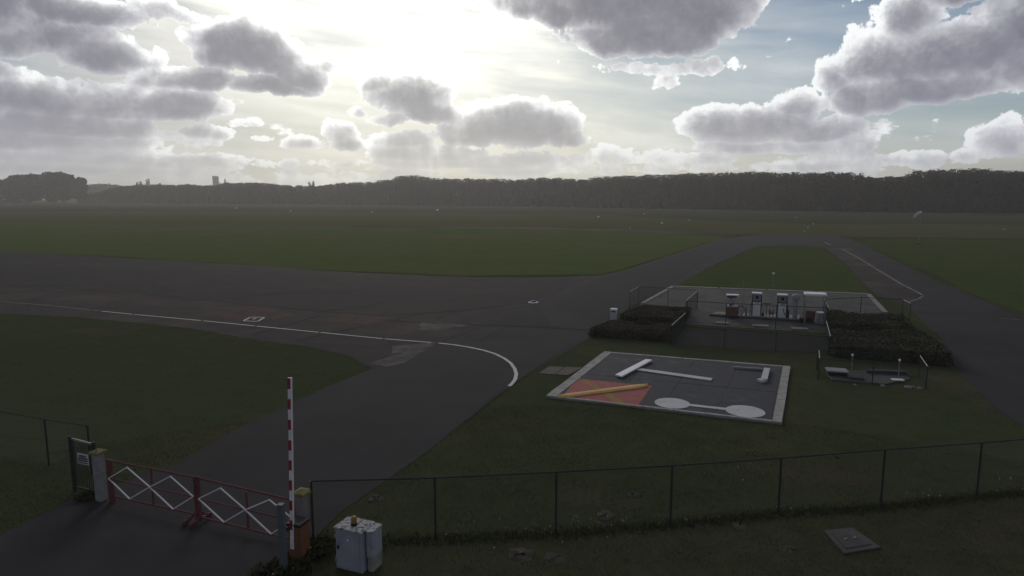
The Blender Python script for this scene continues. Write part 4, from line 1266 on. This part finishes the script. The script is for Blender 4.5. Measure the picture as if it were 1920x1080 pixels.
# shelter
b = G(1525, 606.5, fpz); hh = HT(b, 552) - fpz
t = thing('equipment_shelter', 'open steel shelter with a white roof at the right of the pumps', 'shelter', b)
MB().box(loc(b, .03, .2, hh), (1.32, .95, .13), frz).build('roof', 'white', t, bevel=.02)
for x, y in ((-.58, -.28), (.60, -.28), (-.58, .66), (.60, .66)):
    MB().bar(loc(b, x, y, 0), loc(b, x, y, hh - .09), .055).build('post', 'steel', t)
MB().bar(loc(b, -.58, .66, hh * .5), loc(b, .60, .66, hh * .5), .04).build('cross_rail', 'steel', t)
t = thing('red_hose_box', 'dull red box inside the shelter', 'box', loc(b, -.18, .35, 0))
MB().box(loc(b, -.18, .35, .55), (.58, .35, .50), frz).build('body', 'pump_red', t, bevel=.01)
MB().box(loc(b, -.18, .35, .15), (.50, .30, .30), frz).build('stand', 'dark', t)
t = thing('white_topped_bin', 'small bin with a white lid at the right side of the shelter', 'bin', loc(b, .38, .05, 0))
MB().box(loc(b, .38, .05, .36), (.34, .34, .72), frz).build('body', 'pump_grey', t, bevel=.01)
MB().box(loc(b, .38, .05, .75), (.40, .40, .07), frz).build('lid', 'white', t, bevel=.01)
t = thing('dark_crate', 'dark box on the pad below the shelter, beside the column', 'box', G(1504, 605, fpz))
bq = G(1504, 605, fpz)
MB().box(loc(bq, 0, 0, .15), (.34, .3, .30), frz).build('body', 'dark', t, bevel=.01)
MB().box(loc(bq, 0, 0, .315), (.37, .33, .03), frz).build('lid', 'signal_black', t)
# pale plates set in the pad
for k, (u, v, w) in enumerate(((1354, 607, .8), (1426, 612.5, .95), (1499, 618, .98))):
    b = G(u, v, fpz)
    t = thing('tank_cover', ('pale cover plate below the payment terminal', 'pale cover plate in front of the first white pump', 'pale cover plate in front of the grey column')[k], 'cover plate', b, 'cover plates in front of the pumps')
    MB().box(loc(b, 0, 0, .05), (w, .55, .10), frz).build('plate', 'concrete', t, bevel=.01)
    MB().box(loc(b, 0, 0, .105), (.16, .04, .02), frz).build('handle', 'steel', t)
# thin lamp poles behind the pumps
for k, (u, v, vt) in enumerate(((1391, 588, 527), (1447, 574, 514))):
    b = G(u, v, fpz); hh = HT(b, vt) - fpz
    t = thing('lamp_pole', ('thin bare pole behind the hose hoop', 'thin tall pole with a tiny white lamp behind the pumps')[k], 'pole', b)
    MB().cyl(b, b + Vector((0, 0, hh)), .022, .018, 8).build('pole', 'steel', t)
    MB().lathe(b, [(.12, 0), (.12, .03), (.04, .05)], 10).build('foot', 'steel', t)
    if k:
        MB().lathe(b + Vector((0, 0, hh - .02)), [(.05, 0), (.09, .05), (.09, .12), (.03, .16)], 10).build('lamp', 'white', t)
    else:
        MB().lathe(b + Vector((0, 0, hh - .01)), [(.03, 0), (.03, .04), (.01, .05)], 8).build('cap', 'steel', t)

# fences round the fuel station
def fpts(l):
    ps = [G(u, v) for u, v, _ in l]
    return ps, [HT(p, q[2]) for p, q in zip(ps, l)]
ps, hs_ = fpts([(1180, 581, 546.5), (1197, 572, 537.5), (1252, 576, 541), (1307, 582, 544.5), (1285, 605, 564)])
mesh_fence('compound_fence', 'tall green mesh fence round the left hedges of the fuel station', ps, hs_, whitish=(0, 3), pitch=.11)
ps, hs_ = fpts([(1285.5, 606.5, 564.5), (1360, 611, 568.5), (1454, 618, 573), (1549, 624, 577)])
ps[0] = ps[0] + Vector((.06, 0, 0))
mesh_fence('compound_fence', 'mesh fence running in front of the fuel pumps', ps, hs_, pitch=.11)
ps, hs_ = fpts([(1550.5, 623, 577), (1543.5, 601, 561), (1612, 602, 557.5), (1690, 607, 561.5), (1704, 615, 569)])
mesh_fence('compound_fence', 'tall green mesh fence round the back right hedge', ps, hs_, whitish=(0, 3), pitch=.11)
ps, hs_ = fpts([(1284, 619, 587), (1258, 646, 610)])
mesh_fence('compound_fence', 'short low fence with a rail coloured sky-bright, right of the front left hedge', ps, hs_, whitish=(0,), pitch=.09)
ps, hs_ = fpts([(1259.5, 647, 611), (1358, 653, 617), (1454, 659, 624), (1553, 665, 631)])
mesh_fence('compound_fence', 'low dark mesh fence along the front of the fuel station', ps, hs_, pitch=.055, wire_r=.004)
ps, hs_ = fpts([(1555, 665, 631), (1547.5, 634, 602)])
mesh_fence('compound_fence', 'short low fence with a rail coloured sky-bright, left of the right hedges', ps, hs_, whitish=(0,), pitch=.09)
ps, hs_ = fpts([(1531, 694, 656.5), (1534, 712, 672)])
back, hb_ = fpts([(1531, 694, 656.5), (1722, 708, 667), (1736, 729, 687.5), (1635, 720, 679.5), (1534, 712, 672), (1531, 694, 656.5)])
mesh_fence('pit_fence', 'low mesh fence enclosing the sunken tank in the grass at right', back[:-1] + [back[0] + Vector((.04, -.04, 0))], hb_, whitish=(1, 4), pitch=.10)

# tank pit
t = thing('tank_slab', 'weathered grey slab of the sunken tank inside the low fence', 'slab', G(1625, 706))
MB().prism([(p.x, p.y) for p in P((1548, 702), (1590, 696), (1690, 700), (1708, 712), (1660, 722), (1560, 714))], 0, .06).build('slab', 'fuel_pad', t, bevel=.01)
MB().prism([(p.x, p.y) for p in P((1588, 713), (1620, 716), (1620, 712), (1590, 709))], .06, .16).build('step', 'signal_black', t)
MB().prism([(p.x, p.y) for p in P((1625, 699), (1700, 702), (1700, 705), (1625, 702))], .06, .2).build('upstand', 'signal_black', t)
b = G(1573, 707); h = HT(b, 697.5)
t = thing('tank_hatch_box', 'grey-topped box with a dark open front inside the low fence', 'box', b)
rzq = R(-17)
MB().box((b.x, b.y + .2, h * .5), (.80, .5, h), rzq).build('body', 'dark', t, bevel=.008)
MB().box((b.x - .02, b.y + .22, h + .03), (.92, .72, .06), rzq).build('lid', 'pump_grey', t, bevel=.01)
b = G(1683, 716)
t = thing('access_cover', 'white lid lying at the foot of a vent pipe in the low fence', 'cover', b)
MB().box((b.x, b.y, .10), (.50, .26, .05), R(-12)).build('lid', 'white', t, bevel=.012)
MB().box((b.x, b.y, .068), (.40, .2, .02), R(-12)).build('rim', 'steel', t)
for k, (u, v, vt) in enumerate(((1596, 700, 667), (1684, 711, 677))):
    b = G(u, v); hh = HT(b, vt)
    t = thing('vent_pipe', ('thin vent pipe with a white cap behind the tank box', 'thin vent pipe with a white cap above the white lid')[k], 'vent pipe', b, 'vent pipes inside the low fence')
    MB().cyl(b, b + Vector((0, 0, hh)), .022, .022, 8).build('pipe', 'steel', t)
    MB().lathe(b + Vector((0, 0, hh - .02)), [(.03, 0), (.055, .03), (.055, .09), (.02, .12)], 10).build('cap', 'white', t)
rs_ = [(1655, 724, .09), (1702, 727, .12), (1724, 729, .10), (1603, 722, .07), (1712, 726, .08)]
for k, (u, v, s_) in enumerate(rs_):
    b = G(u, v)
    q = MB(); n = 8
    q.lathe((b.x, b.y, -.01), [(s_ * 1.2, 0), (s_ * 1.3, s_ * .4), (s_ * .8, s_ * .8), (s_ * .2, s_)], 7)
    q.v = [(x + random.uniform(-.2, .2) * s_, y + random.uniform(-.2, .2) * s_, z) for x, y, z in q.v]
    tag(q.build('stone', 'concrete'), ('loose stone in front of the right half of the tank slab', 'largest loose stone near the right end of the low tank fence', 'loose stone nearest the front right corner post of the low fence', 'leftmost loose stone, in front of the middle of the tank slab', 'smaller loose stone between the two at the right end of the tank fence')[k], 'stone', 'loose stones beside the tank slab')

# litter bin and drain
b = G(1150.5, 601); h = HT(b, 578.5)
t = thing('litter_bin', 'white litter bin with a dark slot beside the back left hedge', 'bin', b)
lb_ = MB().box((b.x, b.y, h * .42), (.42, .38, h * .84), R(-17)).build('body', 'white_flat', t, bevel=.02)
MB().box((b.x, b.y, h * .93), (.46, .42, h * .14), R(-17)).build('hood', 'white', t, bevel=.03)
MB().box((b.x - .055, b.y - .195, h * .78), (.26, .02, .08), R(-17)).build('slot', 'dark', lb_)
b = G(1000, 568)
t = thing('drain_cover', 'bright weathered drain cover at the corner of the apron joints', 'drain cover', b)
q = MB(); q.lathe((b.x, b.y, .016), [(.42, 0), (.42, .05), (.36, .06)], 16); q.build('rim', 'white_flat', t)
MB().lathe((b.x, b.y + .12, .076), [(.2, 0), (.2, .07), (.14, .09)], 12).build('knob', 'dark', t)
t = thing('manhole', 'square concrete manhole slab in the grass at lower right', 'manhole', G(1598, 1017))
o4 = P((1545, 998), (1597, 992), (1652, 1029), (1582, 1041))
MB().prism([(p.x, p.y) for p in o4], 0, .05).build('surround', 'fuel_pad', t, bevel=.01)
cc = sum(o4, Vector()) / 4
in4 = [cc.lerp(p, .70) for p in o4]
MB().prism([(p.x, p.y) for p in in4], .051, .066).build('lid', 'fuel_pad', t, bevel=.005)
for f in (.3, .7):
    q_ = in4[0].lerp(in4[1], f).lerp(in4[3].lerp(in4[2], f), .5)
    MB().box((q_.x, q_.y, .074), (.12, .03, .016), R(35)).build('lifting_eye', 'steel', t)

# ------------------------------------------------------------------ hedges
def hedge(label, quad, v_face, m, n, size, seed, over=0.0, group='clipped hedges of the fuel station'):
    """quad: near-left, near-right, far-right, far-left ground points"""
    rg = np.random.default_rng(seed)
    q = [Vector((p.x, p.y, 0)) for p in quad]
    h = v_face
    t = thing('hedge', label, 'hedge', q[0], group)
    cen = sum(q, Vector()) / 4
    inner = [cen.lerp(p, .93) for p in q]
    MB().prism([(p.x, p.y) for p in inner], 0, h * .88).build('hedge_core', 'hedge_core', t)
    A = np.array([[p.x, p.y] for p in q])
    def bil(s, r):
        s = s[:, None]; r = r[:, None]
        return (A[0] * (1 - s) + A[1] * s) * (1 - r) + (A[3] * (1 - s) + A[2] * s) * r
    pts = []
    k = n // 2
    xy = bil(rg.random(k), rg.random(k)); wob = .05 * np.sin(xy[:, 0] * 2.1) + .04 * np.sin(xy[:, 1] * 2.7 + 1)
    pts.append(np.column_stack([xy, h * (.93 + rg.random(k) * .07) + wob + over * rg.random(k) ** 3]))
    for e in range(4):
        k = n // 6 if e in (0,) else n // 9
        f = rg.random(k)
        s_, r_ = [(f, f * 0 + .0), (f * 0 + 1, f), (f, f * 0 + 1), (f * 0, f)][e]
        xy = bil(s_, r_) + rg.normal(size=(k, 2)) * .06
        z = h * rg.random(k)
        bulge = 1 + .03 * np.sin(xy[:, 0] * 3 + z * 4)
        cxy = np.array([cen.x, cen.y])
        pts.append(np.column_stack([cxy + (xy - cxy) * bulge[:, None], z + .03]))
    pts = np.concatenate(pts)
    raw_mesh('foliage', leaf_quads(pts, np.full(len(pts), size), rg, .75, np.where(np.arange(len(pts)) < n // 2, .3, 1.0)), 4, m, t)
    return t


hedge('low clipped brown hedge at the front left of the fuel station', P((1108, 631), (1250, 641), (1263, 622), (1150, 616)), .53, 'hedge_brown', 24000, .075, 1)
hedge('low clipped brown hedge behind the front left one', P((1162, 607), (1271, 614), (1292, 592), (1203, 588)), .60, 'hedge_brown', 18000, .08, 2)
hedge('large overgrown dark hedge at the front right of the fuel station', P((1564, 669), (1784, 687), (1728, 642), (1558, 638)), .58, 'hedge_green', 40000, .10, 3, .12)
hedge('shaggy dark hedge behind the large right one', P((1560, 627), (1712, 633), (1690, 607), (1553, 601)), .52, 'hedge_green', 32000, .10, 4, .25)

# ------------------------------------------------------------------ grass blades, weeds, flowers, molehills
paved = [[(p.x, p.y) for p in poly] for poly in (road, apron, [pad(-.01, -.01), pad(1.01, -.01), pad(1.01, 1.01), pad(-.01, 1.01)], P((1009, 701), (1066, 705), (1092, 690), (1030, 687)), o4, fpad)]
fenceline = np.array([(p.x, p.y) for p in fp])


def scatter_blades(name, n, dmin, dmax, hgt, m, seed, clump=True, label_kind='stuff', strip=None):
    rg = np.random.default_rng(seed)
    d = np.sqrt(rg.uniform(dmin ** 2, dmax ** 2, n)); a = rg.uniform(-.70, .70, n)
    if strip is None:
        x = d * np.sin(a); y = d * np.cos(a)
    else:
        f = rg.random(n) * (len(strip) - 1); i = f.astype(int); f = (f - i)[:, None]
        p = strip[i] * (1 - f) + strip[i + 1] * f + rg.normal(size=(n, 2)) * .16 + np.array([0, -.05])
        x, y = p[:, 0], p[:, 1]
    keep = np.ones(n, bool)
    for poly in paved:
        keep &= ~inpoly(x, y, poly)
    if clump:
        dn = np.sin(x * 1.9 + np.sin(y * 1.3) * 2) * np.sin(y * 2.3 + np.sin(x * .9) * 2)
        keep &= rg.random(n) < .65 + .35 * dn
    x, y = x[keep], y[keep]; n = len(x)
    near = np.min(np.abs(y[:, None] - np.interp(x, fenceline[:, 0], fenceline[:, 1])[:, None]), 1)
    h = hgt * rg.uniform(.5, 1.4, n)
    th = rg.uniform(0, 6.28, n); w = h * .13 + .006
    lean = rg.normal(size=(n, 2)) * h[:, None] * .45
    b0 = np.column_stack([x - np.cos(th) * w, y - np.sin(th) * w, np.zeros(n)])
    b1 = np.column_stack([x + np.cos(th) * w, y + np.sin(th) * w, np.zeros(n)])
    tp = np.column_stack([x + lean[:, 0], y + lean[:, 1], h])
    raw_mesh(name, np.stack([b0, b1, tp], 1).reshape(-1, 3), 3, m, kind='stuff')


scatter_blades('grass', 200000, 13.0, 26, .034, 'blade', 31)
scatter_blades('grass', 150000, 26, 48, .034, 'blade', 32)
ext = np.array([(p.x, p.y) for p in fp])
scatter_blades('grass_tufts', 13000, 0, 1, .085, 'blade_long', 33, False, strip=ext)
# rough strip in front of the fence (its own longer sward)
rgp = P((566, 1040), (600, 1022), (817, 1015), (1042, 1005), (1257, 989), (1459, 968), (1651, 955), (1831, 936), (2100, 908), (2300, 1000), (2300, 1200), (560, 1200))
sheet('rough_grass', rgp, .004, 'rough_grass', rag=(.35, .08, 21))
rg = np.random.default_rng(50)


def weeds(name, label, centre, rad, hgt, n, leafs, seed, m='weed', flowers=0):
    r_ = np.random.default_rng(seed)
    t = thing(name, label, 'weeds', centre)
    st = MB(); cs = []; fl = []
    for k in range(n):
        a = r_.uniform(0, 6.28); q = rad * math.sqrt(r_.random())
        bx, by = centre.x + q * math.cos(a), centre.y + q * math.sin(a) * .8
        hh = hgt * r_.uniform(.5, 1.1)
        top = Vector((bx + r_.normal() * .1, by + r_.normal() * .1, hh))
        st.cyl((bx, by, 0), top, .006, .003, 4)
        for j in range(leafs):
            f = r_.uniform(.15, 1)
            cs.append((bx + (top.x - bx) * f + r_.normal() * .05, by + (top.y - by) * f + r_.normal() * .05, hh * f + .01))
        if k < flowers: fl.append(top)
    st.build('stems', m, t, kind='stuff')
    raw_mesh('leaves', leaf_quads(np.array(cs), np.full(len(cs), .085), r_, .5), 4, m, t)
    for p in fl:
        MB().lathe(p, [(.008, 0), (.026, .012), (.02, .022), (.005, .026)], 7).build('flower', 'petal', t)


weeds('weed_clump', 'dark leafy weeds round the foot of the orange barrier housing', G(548, 1066), .50, .26, 60, 20, 71, flowers=4)
weeds('weed_clump', 'dark weeds behind the grey cabinet by the fence corner', G(598, 1035), .42, .30, 46, 24, 72, flowers=2)
weeds('weed_clump', 'weeds at the foot of the footgate by the white pillar', G(165, 934), .35, .16, 26, 16, 73)
weeds('weed_clump', 'weeds at the road edge below the grey post', G(505, 1080), .35, .18, 34, 18, 74, flowers=2)

for k, (u, v, s_) in enumerate(((703, 936, .22), (1135, 967, .24), (1188, 928, .17), (1405, 846, .13), (975, 1041, .30), (1041, 1047, .24), (1385, 986, .2), (1560, 855, .2), (1478, 1030, .17), (1170, 953, .13))):
    b = G(u, v); rgm = random.Random(k)
    q = MB(); n = 12
    q.lathe((b.x, b.y, 0), [(s_ * 1.25, -.004), (s_ * .95, s_ * .05), (s_ * .5, s_ * .13), (s_ * .1, s_ * .16)], n)
    q.v = [(x + rgm.uniform(-.34, .34) * s_, y + rgm.uniform(-.3, .3) * s_, z * rgm.uniform(.4, 1.4)) for x, y, z in q.v]
    lm = ['bare soil mound on the grass between gate and first fence posts', 'wide bare soil patch behind the fence, below the signals area', 'small soil mound behind the fence above the wide patch', 'soil mound on the lawn just below the signals area corner',
          'largest soil mound in front of the fence', 'soil mound right of the largest one in front of the fence', 'soil mound at the fence foot left of the manhole', 'faint soil patch on the lawn beyond the right fence', 'small soil streak left of the manhole', 'tiny soil mound beside the wide patch behind the fence']
    tag(q.build('molehill', 'soil', smooth=True), lm[k], 'molehill', 'bare soil mounds in the lawn')

# clover flowers and scraps along the fence
fl_ = []
for (u, v, su, sv, n) in ((1010, 995, 45, 9, 10), (1120, 985, 60, 12, 14), (1240, 978, 60, 6, 8), (1725, 932, 22, 6, 7), (1475, 950, 14, 4, 3), (870, 1000, 40, 14, 4), (1410, 880, 30, 20, 3), (1880, 910, 40, 8, 6), (700, 985, 60, 20, 3)):
    for _ in range(n):
        fl_.append(G(u + rg.normal() * su, min(1075, v + rg.normal() * sv)))
q = MB()
for p in fl_:
    r0 = rg.uniform(.009, .021)
    q.lathe((p.x, p.y, .05), [(r0 * .5, 0), (r0, r0 * .5), (r0 * .8, r0 * 1.1), (r0 * .2, r0 * 1.4)], 6)
    q.cyl((p.x, p.y, 0), (p.x, p.y, .052), .003, .003, 3)
q.build('clover_flowers', 'petal', kind='stuff')
